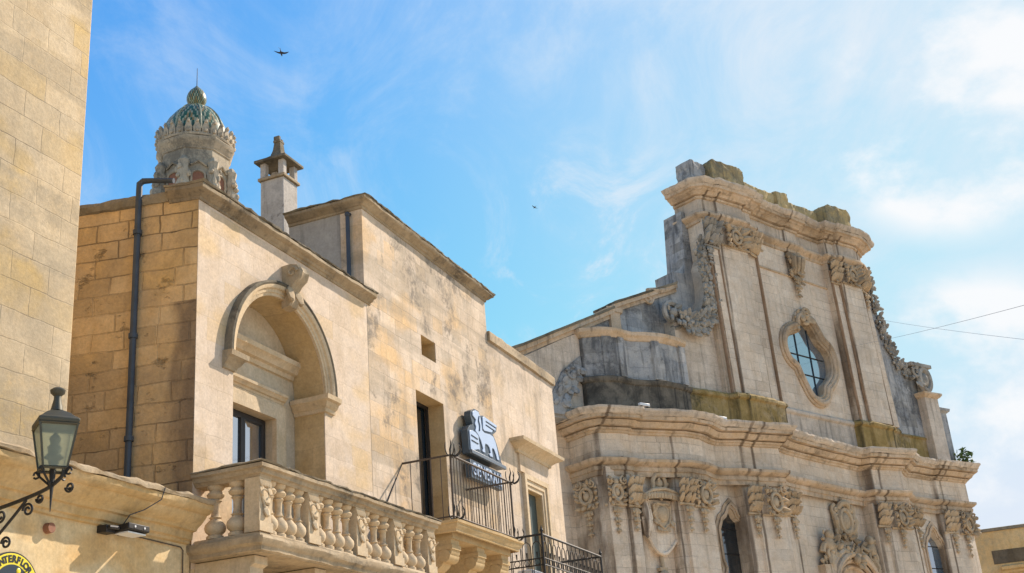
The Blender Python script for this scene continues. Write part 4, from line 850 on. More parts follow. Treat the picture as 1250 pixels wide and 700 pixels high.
CHU.part('upper_cornice_lip',MB().sweep([(0.54,23.402),(0.60,23.44),(0.68,23.54),(0.70,23.62),(0.5,23.67),(0.0,23.72),(-0.6,23.75)],PU,0.22,0.02,False),M['chmid'],rough=0.07,sub=2)
CHU.part('upper_roof',MB().plan([(35.2,30.4),(35.2,29.2),(38.4,29.2),(46.4,29.4),(46.9,30.2)],23.5,23.72),M['dark'])
# crest blocks
CHU.part('crest_block',MB().box(35.05,35.95,29.2,30.0,23.65,24.74),M['chgrey'],rough=0.16,sub=4)
CHU.part('crest_block',MB().poly([(36.05,23.65),(38.10,23.65),(38.10,24.80),(37.9,24.92),(36.2,24.92),(36.05,24.8)],28.9,30.2),M['crest'],rough=0.16,sub=4)
CHU.part('crest_parapet',MB().sweep([(0.0,23.6),(0.0,24.72),(-0.1,24.82),(-0.6,24.82),(-0.6,23.6)],[(35.8,29.3),(38.4,29.3),(39.1,29.50),(41.2,29.62)],0.4,0.012),M['crest'],rough=0.16,sub=3)
CHU.part('crest_block',MB().box(41.0,41.75,29.45,30.4,23.65,24.86),M['crest'],rough=0.16,sub=4)
CHU.part('crest_parapet',MB().sweep([(0.0,23.6),(0.0,24.62),(-0.1,24.70),(-0.6,24.70),(-0.6,23.6)],[(41.6,29.62),(44.2,29.72)],0.4,0.012),M['crest'],rough=0.16,sub=3)
CHU.part('crest_block',MB().poly([(44.2,23.65),(46.05,23.65),(46.05,24.8),(45.8,24.92),(44.4,24.92),(44.2,24.8)],29.2,30.5),M['crest'],rough=0.16,sub=4)
# upper capitals and centre drop
CHU.part('capital',capital('leaf',35.0,35.9,20.7,21.9,29.02,[(35.2,19.9)],31),M['orngrey'])
CHU.part('capital',capital('medal',35.95,37.7,20.9,21.9,28.94,[],32),M['orn'])
CHU.part('capital',capital('leaf',37.72,38.4,20.85,21.92,29.02,[],33,0.3),M['orn'])
CHU.part('capital',capital('leaf',43.8,44.45,20.9,21.95,29.38,[],34),M['orn'])
CHU.part('capital',capital('medal',44.5,45.95,20.98,21.95,29.26,[],35),M['orn'])
CHU.part('capital',capital('leaf',45.98,46.6,20.85,21.95,29.40,[(46.35,20.1)],36,0.3),M['orn'])
od=MB(); rg=random.Random(61); y=uw(41.4)
for q in (-1,0,1): od.tube([(41.4+q*0.35,y-0.1,21.75),(41.4+q*0.32,y-0.34,21.5),(41.4+q*0.25,y-0.26,21.1),(41.4+q*0.18,y-0.16,20.85)],[0.15,0.16,0.13,0.08],7)
od.leaves((41.4,21.3),0.4,12,0.32,y-0.14,rg); od.leaves((41.4,20.7),0.3,9,0.3,y-0.1,rg); od.pendant(41.35,20.8,19.72,y-0.1,rg,0.24)
CHU.part('hanging_carving',od,M['orn'])
# lozenge window
def loop_tube(mb,pts,y,th):
    pts=pts+[pts[0],pts[1]]; mb.tube([(p[0],y+(p[0]-UY[2])*UY[1],p[1]) for p in pts],th,7); return mb
lw=MB()
for k,o,th in ((0.42,0.03,0.08),(0.30,0.13,0.11),(0.17,0.09,0.09),(0.05,0.02,0.07)): loop_tube(lw,grow(lozenge,k),UY[0]-o,th)
lw.poly(grow(lozenge,0.42),UY[0]-0.06,UY[0]+0.02,[grow(lozenge,0.0)],(UY[1],UY[2]))
lo=CHU.part('lozenge_window',lw,M['chm'])
CHU.part('window_pane',MB().poly(grow(lozenge,0.05),UY[0]+0.26,UY[0]+0.30,(),(UY[1],UY[2])),M['glassc'],lo)
CHU.part('window_reveal',MB().poly(grow(lozenge,0.004),UY[0]+0.03,UY[0]+0.26,[grow(lozenge,-0.02)],(UY[1],UY[2])),M['chm'],lo)
for u in (40.95,41.9): CHU.part('glazing_bar',MB().tube([(u,uw(u)+0.24,15.2),(u,uw(u)+0.24,18.6)],0.028,4),M['frame'],lo)
for z in (16.3,17.15): CHU.part('glazing_bar',MB().tube([(40.0,uw(40)+0.24,z),(42.8,uw(42.8)+0.24,z)],0.028,4),M['frame'],lo)
lc=MB(); y=uw(41.5); lc.scroll(41.48,19.0,y-0.16,0.26,1.5,1,0,0.35,0.1)
for q in (-1,1): lc.leaf((41.48,y-0.12,18.95),(q,-0.7),0.6,0.3); lc.scroll(41.48+q*0.35,18.78,y-0.12,0.17,1.3,q,0)
lc.leaves((41.0,18.6),0.3,6,0.3,y-0.08,random.Random(5)); CHU.part('window_crest',lc,M['orn'])
# ---- flank walls and volutes
FY=29.95
CHU.part('raking_flank_wall',MB().poly([(20,12.8),(35.0,12.8),(35.3,20.0),(35.3,22.6),(34.92,22.6),(34.70,20.2),(34.60,19.72),(33.9,19.66),(33.9,19.02),(30.24,17.50),(30.18,17.28),(25.55,15.10),(20,12.85)],FY,FY+1.0),M['chgrey'])
for a,b in (((20,12.80),(25.55,15.06)),((25.55,15.06),(30.2,17.26)),((30.22,17.46),(33.9,18.98))):
    mk=lambda lo,hi: [(a[0],a[1]+lo),(b[0],b[1]+lo),(b[0],b[1]+hi),(a[0],a[1]+hi)]
    CHU.part('raking_moulding',MB().poly(mk(-0.22,0.0),FY-0.07,FY+0.9),M['chm']); CHU.part('raking_fillet',MB().poly(mk(-0.06,0.10),FY-0.16,FY+0.95),M['chm'])
    CHU.part('raking_coping',MB().poly(mk(0.102,0.20),FY-0.20,FY+1.0),M['cap'],rough=0.05,sub=4)
CHU.part('rake_panel',MB().poly([(25.2,13.2),(28.3,13.2),(29.3,16.3),(29.2,16.5),(27.6,15.8),(25.2,14.6)],FY-0.05,FY+0.02),M['chmid'])
rp=MB(); rp.box(30.0,30.5,FY-0.12,FY,16.3,17.3); rp.sweep([(0,17.2),(0.12,17.25),(0.15,17.4),(0,17.45)],[(29.9,FY-0.05),(30.6,FY-0.05)],0,0); CHU.part('rake_pier',rp,M['chm'])
CHU.part('volute_wall',MB().poly([(33.0,14.0),(35.4,14.0),(35.2,20.3),(35.02,19.9),(35.08,19.2),(35.0,18.6),(34.7,18.0),(34.1,17.55),(33.4,17.35),(33.0,17.3)],29.45,FY+0.02),M['chmid'])
def smooth(pts,k=6):
    res=[]
    for i in range(len(pts)-1):
        p0=Vector(pts[max(0,i-1)]);p1_=Vector(pts[i]);p2_=Vector(pts[i+1]);p3=Vector(pts[min(len(pts)-1,i+2)])
        for j in range(k):
            t=j/k; res.append(tuple(0.5*((2*p1_)+(-p0+p2_)*t+(2*p0-5*p1_+4*p2_-p3)*t*t+(-p0+3*p1_-3*p2_+p3)*t**3)))
    return res+[tuple(pts[-1])]
gl=MB(); rg=random.Random(77)
path=smooth([(33.45,17.25),(34.05,17.15),(34.7,17.62),(35.1,18.4),(35.15,19.2),(35.0,20.0),(35.05,20.7)])
gl.tube([(p[0],29.32,p[1]) for p in path],0.16,6)
for i,p in enumerate(path):
    gl.leaves(p,0.27,7,0.32,29.27,rg,0.5); gl.ball((p[0]+rg.uniform(-.1,.1),29.12,p[1]+rg.uniform(-.1,.1)),0.10,7,5)
CHU.part('leaf_garland',gl,M['orngrey'])
sv=MB(); sv.scroll(33.02,17.55,29.55,0.62,1.7,1,-math.pi/2,0.24,0.12); sv.leaves((33.02,17.55),0.25,7,0.3,29.42,rg); sv.ball((33.02,29.4,17.55),0.2,10,6); CHU.part('volute_scroll',sv,M['orngrey'])
sv=MB(); sv.scroll(32.2,18.25,FY-0.05,0.3,1.4,-1,0,0.25,0.08); sv.tube([(32.2,FY-0.08,18.5),(32.9,FY-0.1,18.62),(33.6,FY-0.08,18.8)],[0.1,0.14,0.06],6); CHU.part('flank_scroll',sv,M['chm'])
# right flank
CHU.part('right_volute_wall',MB().poly([(46.6,13.0),(50.9,13.0),(50.6,17.2),(49.6,17.40),(48.75,17.65),(48.2,18.4),(47.92,19.4),(47.78,20.6),(47.6,22.0),(46.6,22.0)],29.95,30.5),M['chgrey'])
gl=MB(); path=smooth([(47.35,22.3),(47.62,21.6),(47.78,20.6),(47.95,19.5),(48.25,18.6),(48.75,17.85),(49.4,17.55)],4)
for i,p in enumerate(path):
    gl.leaves(p,0.20,6,0.27,29.95,rg,0.5); 
    if i%4==0: gl.ball((p[0]+0.08,29.95,p[1]+0.03),(0.22,0.2,0.24),8,6); gl.leaves((p[0]+0.14,p[1]),0.16,6,0.26,29.9,rg)
gl.tube([(p[0],30.1,p[1]) for p in path],0.16,6)
CHU.part('leaf_garland',gl,M['orngrey'])
rp=MB(); rp.plan([(49.75,30.8),(49.75,29.55),(50.75,29.5),(50.9,30.8)],13.1,16.4); CHU.part('end_pedestal',rp,M['chmid'])
rp=MB(); rp.sweep([(0,16.3),(0.10,16.36),(0.18,16.46),(0.18,16.54),(0,16.58)],[(49.75,30.8),(49.75,29.55),(50.75,29.5),(50.9,30.8)],0.3,0.01); rp.plan([(49.75,30.8),(49.75,29.55),(50.75,29.5),(50.9,30.8)],16.4,16.57); CHU.part('pedestal_cornice',rp,M['chm'])
sv=MB(); sv.ring(50.35,17.28,29.75,0.42,0.55,0.17,18); sv.ball((50.35,29.75,17.25),(0.26,0.2,0.36),10,7); sv.plan([(49.3,30.4),(49.3,29.6),(50.9,29.55),(50.9,30.4)],17.86,18.02); sv.leaves((49.7,17.45),0.35,10,0.32,29.75,rg); sv.scroll(49.65,17.6,29.7,0.28,1.4,-1,0,0.3,0.1); sv.box(50.0,50.7,29.75,30.4,16.58,17.9)
CHU.part('end_volute',sv,M['orngrey'])
rb=MB(); rb.plan([(51.0,31.2),(51.0,30.0),(52.0,29.95),(52.1,31.2)],12.9,16.0); rb.sweep([(0,15.85),(0.14,15.96),(0.16,16.08),(0,16.12)],[(51.0,31.2),(51.0,30.0),(52.0,29.95),(52.1,31.2)],0.3,0.01); rb.plan([(51.0,31.2),(51.0,30.0),(52.0,29.95),(52.1,31.2)],16.0,16.1)
CHU.part('end_pier',rb,M['chgrey'])
CHU.part('end_cornice_block',MB().sweep([(0.0,12.2),(0.2,12.3),(0.4,12.5),(0.62,12.65),(0.7,12.9),(0.0,13.0)],[(51.3,30.2),(51.9,30.3),(52.0,33)],0.3,0.015),M['chm'])
# ---- attic parapet over the left bay
AT=[(28.3,31.5),(28.3,29.72),(28.75,29.32),(29.35,29.12),(29.75,29.18),(30.2,29.20),(30.75,28.98),(31.3,28.82),(32.2,28.85),(32.75,28.98),(32.95,29.25),(33.0,29.5)]
CHU.part('attic_base',MB().sweep([(0.06,12.95),(0.06,14.12),(0.12,14.16),(0.16,14.24),(0.16,14.32),(0.05,14.38),(-0.4,14.4)],AT,0.3,0.012),M['dark'],rough=0.06,sub=2)
CHU.part('attic_wall',MB().sweep([(0.0,14.3),(0.0,16.0),(-0.5,16.05),(-0.5,14.3)],AT,0.5,0.0),M['chgrey'])
CHU.part('attic_coping',MB().sweep([(0.0,15.86),(0.04,15.88),(0.08,15.98),(0.16,16.04),(0.18,16.10),(0.18,16.18),(0.0,16.24),(-0.5,16.26)],AT,0.3,0.012),M['chm'])
CHU.part('attic_roof',MB().plan([(28.5,31.4),(28.5,29.7),(29.4,29.3),(32.6,29.1),(33.0,31.4)],15.9,16.15),M['dark'])
ap=None
for a,b,yy,sh2 in ((28.82,29.18,29.18,-0.35),(29.45,29.75,29.06,0),(30.95,31.25,28.78,-0.2),(32.35,32.7,28.80,0.1)):
    CHU.part('attic_pilaster',MB().poly(rect(a,b,14.38,15.88),yy,yy+0.3,(),(sh2,(a+b)/2)),M['chgrey'],bevel=0.015)
sc=MB(); rg=random.Random(13); sc.poly([(26.3,12.9),(27.2,12.9),(28.25,14.5),(28.25,15.2),(27.3,14.5)],FY-0.12,FY-0.04)
sc.scroll(27.75,14.45,FY-0.12,0.30,1.5,1,0,0.22,0.10)
for q_ in range(7): sc.leaves((26.7+0.2*q_,13.15+0.24*q_),0.22,3,0.34,FY-0.10,rg,0.35)
CHU.part('corner_scroll_carving',sc,M['chgrey'])

# small light bars left on the church cornice
for lb,u_,y_ in (('short white light bar lying on the church cornice below the blackened parapet',29.75,28.45),('short white light bar lying on the church cornice beside the mossy base',33.85,28.5)):
    Lb=Thing('light_bar',lb,'lamp',FRB,(u_,y_,13.06),'light bars on the church cornice')
    bm_=MB().box(u_-0.24,u_+0.24,y_-0.06,y_+0.06,13.12,13.22); Lb.part('casing',bm_,M['acwhite'],bevel=0.015)
    Lb.part('foot',MB().box(u_-0.18,u_-0.12,y_-0.04,y_+0.04,13.0,13.12),M['iron']); Lb.part('foot',MB().box(u_+0.12,u_+0.18,y_-0.04,y_+0.04,13.0,13.12),M['iron'])
# weed on the church cornice
WD=Thing('weed','green weed growing from the end of the church cornice','plant',FRB,(51.9,29.5,13.0))
lf=MB(); rg=random.Random(4)
for i in range(170):
    a=rg.uniform(0,6.28); q=rg.uniform(0.05,0.45); zz_=rg.uniform(0,0.95)*(1.2-q); c=Vector((51.9+q*math.cos(a),29.5+q*math.sin(a),13.0+zz_)); 
    d=Vector((rg.uniform(-1,1),rg.uniform(-1,1),rg.uniform(-.3,.8))).normalized()*0.15; e=d.cross(Vector((rg.uniform(-1,1),rg.uniform(-1,1),1))).normalized()*0.055
    lf.add([c-d,c+e,c+d,c-e],[(0,1,2,3)])
WD.part('foliage',lf,M['leaf'],smooth=False)
st=MB()
for i in range(7): a=i*0.9; st.tube([(51.9,29.5,12.95),(51.9+0.12*math.cos(a),29.5+0.12*math.sin(a),13.25),(51.9+0.3*math.cos(a),29.5+0.3*math.sin(a),13.5)],[0.015,0.01,0.005],5)
WD.part('stem',st,M['dry'])

# ================================================================== bell tower with tiled dome
c0=rot(-FRA,(-13.87,48.05,0)); bx,by=c0[0],c0[1]
BT=Thing('bell_tower','distant stone bell tower with a green tiled dome, bulb finial and lightning rod','tower',FRA,(bx,by,0))
DZ=0.0
def oct_(r): return [(bx+r*math.cos(R(22.5)+i*math.pi/4+0.25),by+r*math.sin(R(22.5)+i*math.pi/4+0.25)) for i in range(8)]
BT.part('shaft',MB().lathe([(2.3,0),(2.3,24.6),(2.5,24.7),(2.55,24.95),(2.2,25.0)],bx,by,8,0,0.4),M['dome_st'])
dm=MB(); dm.lathe([(1.55,24.9),(1.55,28.3)],bx,by,8,0,0.35); BT.part('drum',dm,M['dome_st'])
BT.part('drum_cornice',MB().lathe([(1.555,28.22),(1.60,28.25),(1.63,28.36),(1.69,28.42),(1.73,28.56),(1.79,28.62),(1.81,28.78),(1.5,28.84)],bx,by,8,0,0.35),M['dome_st'])
for i in range(8):
    a=0.35+math.pi/8+i*math.pi/4; d=Vector((math.cos(a),math.sin(a))); t=Vector((-d.y,d.x)); rr=1.55*math.cos(math.pi/8)
    # arched opening and its surround
    def P(x,o,z): q=Vector((bx,by))+d*(rr+o)+t*x; return (q.x,q.y,z)
    ao=[(-0.24,26.2),(0.24,26.2)]+[(0.24*math.cos(math.pi*j/8),27.25+0.24*math.sin(math.pi*j/8)) for j in range(9)]
    va=MB(); na=MB(); va.add([P(x,0.012,z+DZ-0.35) for x,z in ao],[tuple(range(len(ao)))])
    na.tube([P(x*1.25,0.03,z+DZ-0.35) for x,z in ao[1:]+[ao[0]]],0.06,5)
    na.tube([P(-0.35,0.05,27.72+DZ-.35),P(0,0.08,27.95+DZ-.35),P(0.35,0.05,27.72+DZ-.35)],0.06,5)
    ao_=BT.part('arched_opening',va,M['terra']); BT.part('opening_surround',na,M['dome_st'],ao_)
rg=random.Random(12)
for i in range(8):
    a=0.35+i*math.pi/4; d=Vector((math.cos(a),math.sin(a))); q=Vector((bx,by))+d*1.66
    s_=MB(); s_.lathe([(0.26,25.0),(0.26,25.9),(0.36,26.0),(0.30,26.2),(0.34,26.7),(0.22,27.0),(0.30,27.3),(0.20,27.55),(0.26,27.85),(0.10,28.1)],q.x,q.y,8,DZ-0.35)
    for k in range(16):
        z=rg.uniform(25.7,27.5)+DZ-0.35; b_=rg.uniform(0,6.28); s_.ball((q.x+0.26*math.cos(b_),q.y+0.26*math.sin(b_),z),(rg.uniform(.07,.16),rg.uniform(.07,.16),rg.uniform(.08,.2)),6,4)
    BT.part('statue_buttress',s_,M['dome_st'])
cw=MB(); z0=28.84
for i in range(28):
    a=2*math.pi*i/28; d=Vector((math.cos(a),math.sin(a))); t=Vector((-d.y,d.x))
    def P(x,o,z): q=Vector((bx,by))+d*(1.62+o)+t*x; return (q.x,q.y,z0+z*1.25)
    pts=[(-0.15,0),(0.15,0),(0.17,0.28),(0.10,0.40),(0.06,0.54),(0,0.62),(-0.06,0.54),(-0.10,0.40),(-0.17,0.28)]
    n=len(pts); cw.add([P(x,0.06+0.10*(z/0.62)**2,z) for x,z in pts]+[P(x,-0.06+0.10*(z/0.62)**2,z) for x,z in pts],[tuple(range(n)),tuple(reversed(range(n,2*n)))]+[(j,j+n,(j+1)%n+n,(j+1)%n) for j in range(n)])
    q=P(0,0.14,0.5); cw.ball(q,0.07,6,4); q=P(0,0.1,0.18); cw.ball(q,(0.09,0.09,0.12),6,4)
cw.lathe([(1.3,-0.02),(1.70,-0.02),(1.73,0.06),(1.67,0.14),(1.3,0.14)],bx,by,28,z0)
BT.part('leaf_crown',cw,M['dome_st'])
# tiled dome with zig-zag pattern in three glazes
def tiled(prof,n,pat,z0,name,parent=None):
    k=len(prof); me=MB()
    me.lathe(prof,bx,by,n,z0); ob=BT.part(name,me,M['tile_g'],parent)
    ob.data.materials.append(M['tile_w']); ob.data.materials.append(M['tile_y'])
    idx=[]
    for i in range(n):
        for j in range(k-1): idx.append(pat(i,j))
    for p,ii in zip(ob.data.polygons,idx+[0,0]): p.material_index=ii
    return ob
dprof=[(1.50*math.cos(math.pi/2*j/20)**1.05,0.10+2.22*math.sin(math.pi/2*j/20)) for j in range(19)]+[(0.30,2.26)]
def zig(i,j,w=12):
    tri=abs((i%w)-w/2); v=(j+tri*1.6)%9
    if i%w==0 : return 1
    return (0 if v<3.0 else (1 if v<4.8 else (0 if v<6.3 else (2 if v<7.8 else 1))))
dome=tiled(dprof,96,zig,z0+0.05,'dome')
ribs=MB()
for i in range(8):
    a=2*math.pi*i/8; ribs.tube([(bx+(r+0.02)*math.cos(a),by+(r+0.02)*math.sin(a),z0+0.05+z) for r,z in dprof],[0.045]*10+[0.03]*(len(dprof)-10),5)
BT.part('rib',ribs,M['tile_w'],dome)
bz=z0+2.28
bprof=[(0.36,-0.06),(0.38,0.04),(0.33,0.10),(0.40,0.22),(0.45,0.38),(0.45,0.54),(0.40,0.72),(0.31,0.88),(0.20,1.0),(0.10,1.10),(0.06,1.16)]
bulb=tiled(bprof,48,lambda i,j:(0,1,0,2)[(j+abs((i%8)-4))%4],bz,'bulb_finial')
BT.part('lightning_rod',MB().tube([(bx,by,bz+1.1),(bx,by,bz+2.15)],[0.022,0.012],5),M['iron'])

# ================================================================== far right building
RB=Thing('ochre_building','ochre flat roofed house with a blackened band at the right edge beyond the church','building',FRB,(66,36,0))
d=Vector((66.36-65.11,34.95-37.22)).normalized(); nrm=Vector((d.y,-d.x)); o=Vector((65.11,37.22))
def rp_(t,f): q=o+d*t+nrm*f; return (q.x,q.y)
RB.part('wall',MB().plan([rp_(-14,0),rp_(16,0),rp_(16,-9),rp_(-14,-9)],0,12.2),M['rb'])
RB.part('parapet_coping',MB().sweep([(0,12.2),(0.10,12.2),(0.12,12.36),(0,12.40),(-0.5,12.4)],[rp_(-14,0),rp_(16,0)],0.6,0.015),M['cap'])
RB.part('blackened_band',MB().sweep([(0,10.35),(0.03,10.35),(0.03,11.1),(0,11.1)],[rp_(0.55,0),rp_(16,0)],0.5,0.01),M['rbdark'])
RB.part('cornice',MB().sweep([(0,9.75),(0.10,9.8),(0.14,9.92),(0.3,10.0),(0.34,10.15),(0,10.25)],[rp_(0.9,0),rp_(16,0)],0.5,0.01),M['rb'])
RB.part('string_course',MB().sweep([(0,9.35),(0.08,9.37),(0.12,9.47),(0,9.5)],[rp_(-0.3,0),rp_(16,0)],0.5,0.01),M['rb'])
RB.part('window',MB().sweep([(0,7.0),(0.02,7.0),(0.02,8.9),(0,8.9)],[rp_(1.7,0),rp_(3.0,0)],0,0),M['dkglass'])

# ================================================================== signs
LS=Thing('lion_sign','pale blue winged lion emblem with a lettered plate mounted above the iron balcony','sign',FRA,(19.8,W,6.4))
def lp(X,Y):
    x=540+X/5.0; y=480+Y/5.0; return (19.10+(x-574.5)/39.5*1.48, 6.85+(556+(x-574)*0.375-y)*0.0156)
YL=8.30
outl=[lp(*p) for p in [(186,150),(190,122),(214,107),(238,118),(246,142),(264,138),(300,158),(350,186),(342,226),(318,246),(330,272),(342,312),(350,352),(362,414),(374,440),(372,456),(300,428),(165,374),(163,238),(176,212),(196,204)]]
LS.part('emblem_back',MB().poly(outl[::-1],YL,YL+0.13),M['plate'],bevel=0.008)
YF_=YL-0.018
def face(ptsl,name='lion_figure',mat=None,y=YF_): return LS.part(name,MB().poly([lp(*p) for p in ptsl][::-1],y,YL-0.001),mat or M['white'],bevel=0.004)
face([(196,128),(214,116),(232,124),(240,146),(244,170),(248,232),(262,246),(296,250),(316,262),(328,296),(334,330),(344,404),(330,398),(326,372),(316,340),(306,330),(300,345),(304,388),(288,384),(282,372),(292,362),(286,330),(276,316),(262,310),(256,330),(258,366),(244,362),(240,352),(246,340),(236,296),(222,262),(206,240),(212,214),(206,196),(214,172),(204,160),(196,150)],'lion_figure')
w1=LS.part('wing',MB().poly([lp(*p) for p in [(256,150),(266,146),(344,188),(340,202),(274,168),(272,178),(336,210),(332,222),(272,190),(270,200),(316,224),(308,236),(262,232),(254,220)]][::-1],YF_,YL-0.001),M['white'],bevel=0.003)
bk=face([(170,244),(186,240),(206,250),(222,270),(226,352),(214,350),(172,362)],'book')
LS.part('page_line',MB().tube([(lp(178,270)[0],YF_-0.004,lp(178,270)[1]),(lp(214,290)[0],YF_-0.004,lp(214,290)[1])],0.012,4),M['plate'],bk)
LS.part('page_line',MB().tube([(lp(178,300)[0],YF_-0.004,lp(178,300)[1]),(lp(216,318)[0],YF_-0.004,lp(216,318)[1])],0.012,4),M['plate'],bk)
LS.part('mane',MB().tube([(lp(a,b)[0],YF_-0.006,lp(a,b)[1]) for a,b in [(232,150),(226,176),(232,206),(228,240)]],0.012,4),M['plate'])
LS.part('plinth',MB().poly([lp(*p) for p in [(165,356),(372,438),(374,460),(165,378)]],YL-0.06,YL-0.002),M['platefront'],bevel=0.006)
gz=[(19.06,6.43),(20.48,6.43),(20.48,6.76),(19.06,6.76)]
pl=LS.part('name_plate',MB().poly(gz,YL,YL+0.10),M['plate'],bevel=0.008)
def text_mesh(body,size,extr,spacing=1.0):
    cu=bpy.data.curves.new('lettering','FONT'); cu.body=body; cu.size=size; cu.extrude=extr; cu.align_x='CENTER'; cu.align_y='CENTER'; cu.space_character=spacing; cu.offset=0.004
    ob=bpy.data.objects.new('lettering',cu); COL.objects.link(ob)
    bpy.context.view_layer.update()
    me=bpy.data.meshes.new_from_object(ob.evaluated_get(bpy.context.evaluated_depsgraph_get())); bpy.data.objects.remove(ob); return me
def put_text(T,body,size,loc,parent,mat,extr=0.008,spacing=1.0,sx=1.0,roll=0.0):
    me=text_mesh(body,size,extr,spacing); ob=bpy.data.objects.new('lettering',me); COL.objects.link(ob); ob.parent=parent; me.materials.clear(); me.materials.append(mat)
    ob.location=Vector(loc)-Vector(T.base); ob.rotation_mode='XYZ'; ob.matrix_local=Matrix.Translation(ob.location)@Matrix.Rotation(math.pi/2,4,'X')@Matrix.Rotation(roll,4,'Z')@Matrix.Diagonal((sx,1,1,1)); return ob
put_text(LS,'GENERALI',0.31,(19.77,YL-0.010,6.59),pl,M['white'],0.008,1.06,0.90)
for x,z in ((19.4,6.78),(20.2,6.80)): LS.part('fixing_arm',MB().tube([(x,YL+0.1,z),(x,W,z)],0.02,5),M['iron'])

DS=Thing('disc_sign','round yellow and black florist sign low on the ochre wall at left','sign',FRA,(8.66,W,3.0))
sx,sz,sr=8.69,3.50,0.345
def disc(r,y0,y1,n=48): return MB().poly([(sx+r*math.cos(2*math.pi*i/n),sz+r*math.sin(2*math.pi*i/n)) for i in range(n)],y0,y1)
DS.part('rim',disc(sr,W-0.045,W-0.002),M['black']); dface=DS.part('yellow_ring',disc(sr-0.014,W-0.048,W-0.0451),M['yellow']); DS.part('centre',disc(sr*0.66,W-0.052,W-0.0481),M['navy'])
letters=MB(); word='INTERFLORA'
for i,chh in enumerate(word):
    a=R(133-11.1*i); me=text_mesh(chh,0.088,0.0015); T_=Matrix.Translation((sx+sr*0.80*math.cos(a),W-0.0500,sz+sr*0.80*math.sin(a)))@Matrix.Rotation(math.pi/2,4,'X')@Matrix.Rotation(a-math.pi/2,4,'Z')
    letters.add([T_@v.co for v in me.vertices],[tuple(p.vertices) for p in me.polygons])
DS.part('lettering',letters,M['black'],dface,smooth=False)
# yellow striding messenger figure in the centre of the disc
fig=MB()
for pts,rr in (([(0.02,0.02),(0.05,0.12)],[0.035,0.04]),([(0.05,0.12),(0.06,0.155)],[0.02,0.018]),([(0.06,0.10),(0.13,0.13),(0.15,0.185)],[0.018,0.014,0.01]),([(0.04,0.11),(-0.04,0.07),(-0.09,0.1)],[0.018,0.014,0.01]),([(0.02,0.02),(0.09,-0.05),(0.07,-0.15)],[0.028,0.02,0.014]),([(0.01,0.02),(-0.06,-0.05),(-0.15,-0.03)],[0.028,0.02,0.014])):
    fig.tube([(sx+a,W-0.053,sz+b) for a,b in pts],rr,6,0.15)
fig.ball((sx+0.065,W-0.054,sz+0.175),(0.028,0.006,0.028),8,5)
DS.part('running_figure',fig,M['yellow'])

# ================================================================== street lamp
ST=Thing('wall_lantern','old iron street lantern with milky glass on a scrolled bracket at left','street lamp',FRA,(7.86,W,3.9))
lx,ly=7.87,7.30
body=MB()
LT=R(-37)
def frus(x,y,a0,a1,z0_,z1_):
    c,q=math.cos(LT),math.sin(LT)
    return [(x+(u*c-v_*q)*a,y+(u*q+v_*c)*a,z) for a,z in ((a0,z0_),(a1,z1_)) for u,v_ in ((-1,-1),(1,-1),(1,1),(-1,1))]
a0_,a1_,zb_,zt_=0.098,0.155,4.28,4.655
v=frus(lx,ly,a0_,a1_,zb_,zt_)
for i in range(4):
    body.tube([v[i],v[i+4]],0.013,4); body.tube([v[i],v[(i+1)%4]],0.014,4); body.tube([v[i+4],v[(i+1)%4+4]],0.016,4)
ST.part('lantern_frame',body,M['lampmet'])
gm=MB(); v=frus(lx,ly,a0_-0.004,a1_-0.004,zb_,zt_); gm.add(v,[(0,1,5,4),(1,2,6,5),(2,3,7,6),(3,0,4,7)]); ST.part('lantern_glass',gm,M['lampglass'],smooth=False)
lampb=MB(); lampb.lathe([(0.03,4.29),(0.05,4.36),(0.085,4.38),(0.05,4.42),(0.06,4.47),(0.035,4.5),(0.05,4.55),(0.01,4.6)],lx,ly,10); ST.part('lamp_holder',lampb,M['lampmet'])
hat=MB(); hat.lathe([(0.225,4.66),(0.238,4.675),(0.238,4.70),(0.21,4.715)],lx,ly,4,0,math.pi/4+LT); hat.lathe([(0.21,4.712),(0.135,4.765),(0.06,4.80),(0.05,4.83)],lx,ly,4,0,math.pi/4+LT)
ST.part('lantern_roof',hat,M['lampmet'],bevel=0.006)
fn=MB().lathe([(0.055,4.80),(0.045,4.84),(0.032,4.90),(0.03,4.93),(0.04,4.94),(0.062,4.96),(0.066,4.985),(0.04,5.005),(0.015,5.01)],lx,ly,12); ST.part('finial',fn,M['lampmet'])
cr=MB(); cr.tube([(lx,ly,zb_),(lx,ly,4.12),(lx,ly,3.92)],[0.03,0.016,0.004],6)
for q in range(4):
    a=q*math.pi/2+math.pi/4+LT; cr.tube([(lx+0.16*math.cos(a),ly+0.16*math.sin(a),zb_),(lx+0.13*math.cos(a),ly+0.13*math.sin(a),4.24),(lx+0.05*math.cos(a),ly+0.05*math.sin(a),4.17),(lx,ly,4.13)],0.011,5)
    cr.tube([(lx+(0.155+0.03*math.cos(i*0.8))*math.cos(a),ly+(0.155+0.03*math.cos(i*0.8))*math.sin(a),4.25+0.03*math.sin(i*0.8)) for i in range(8)],0.010,5)
ST.part('cradle',cr,M['iron'])
ar=MB(); 
def AY(t): return W+(ly-W)*t          # t=0 wall, 1 lantern
top=[(0,3.92),(0.35,4.00),(0.7,4.06),(0.95,4.12),(1.08,4.20),(1.10,4.26)]
ar.tube([(lx,AY(t),z) for t,z in smooth(top,4)],0.017,6)
ar.tube([(lx,AY(t),z) for t,z in smooth([(0,3.62),(0.2,3.60),(0.45,3.72),(0.62,3.88),(0.78,4.06)],4)],0.013,6)
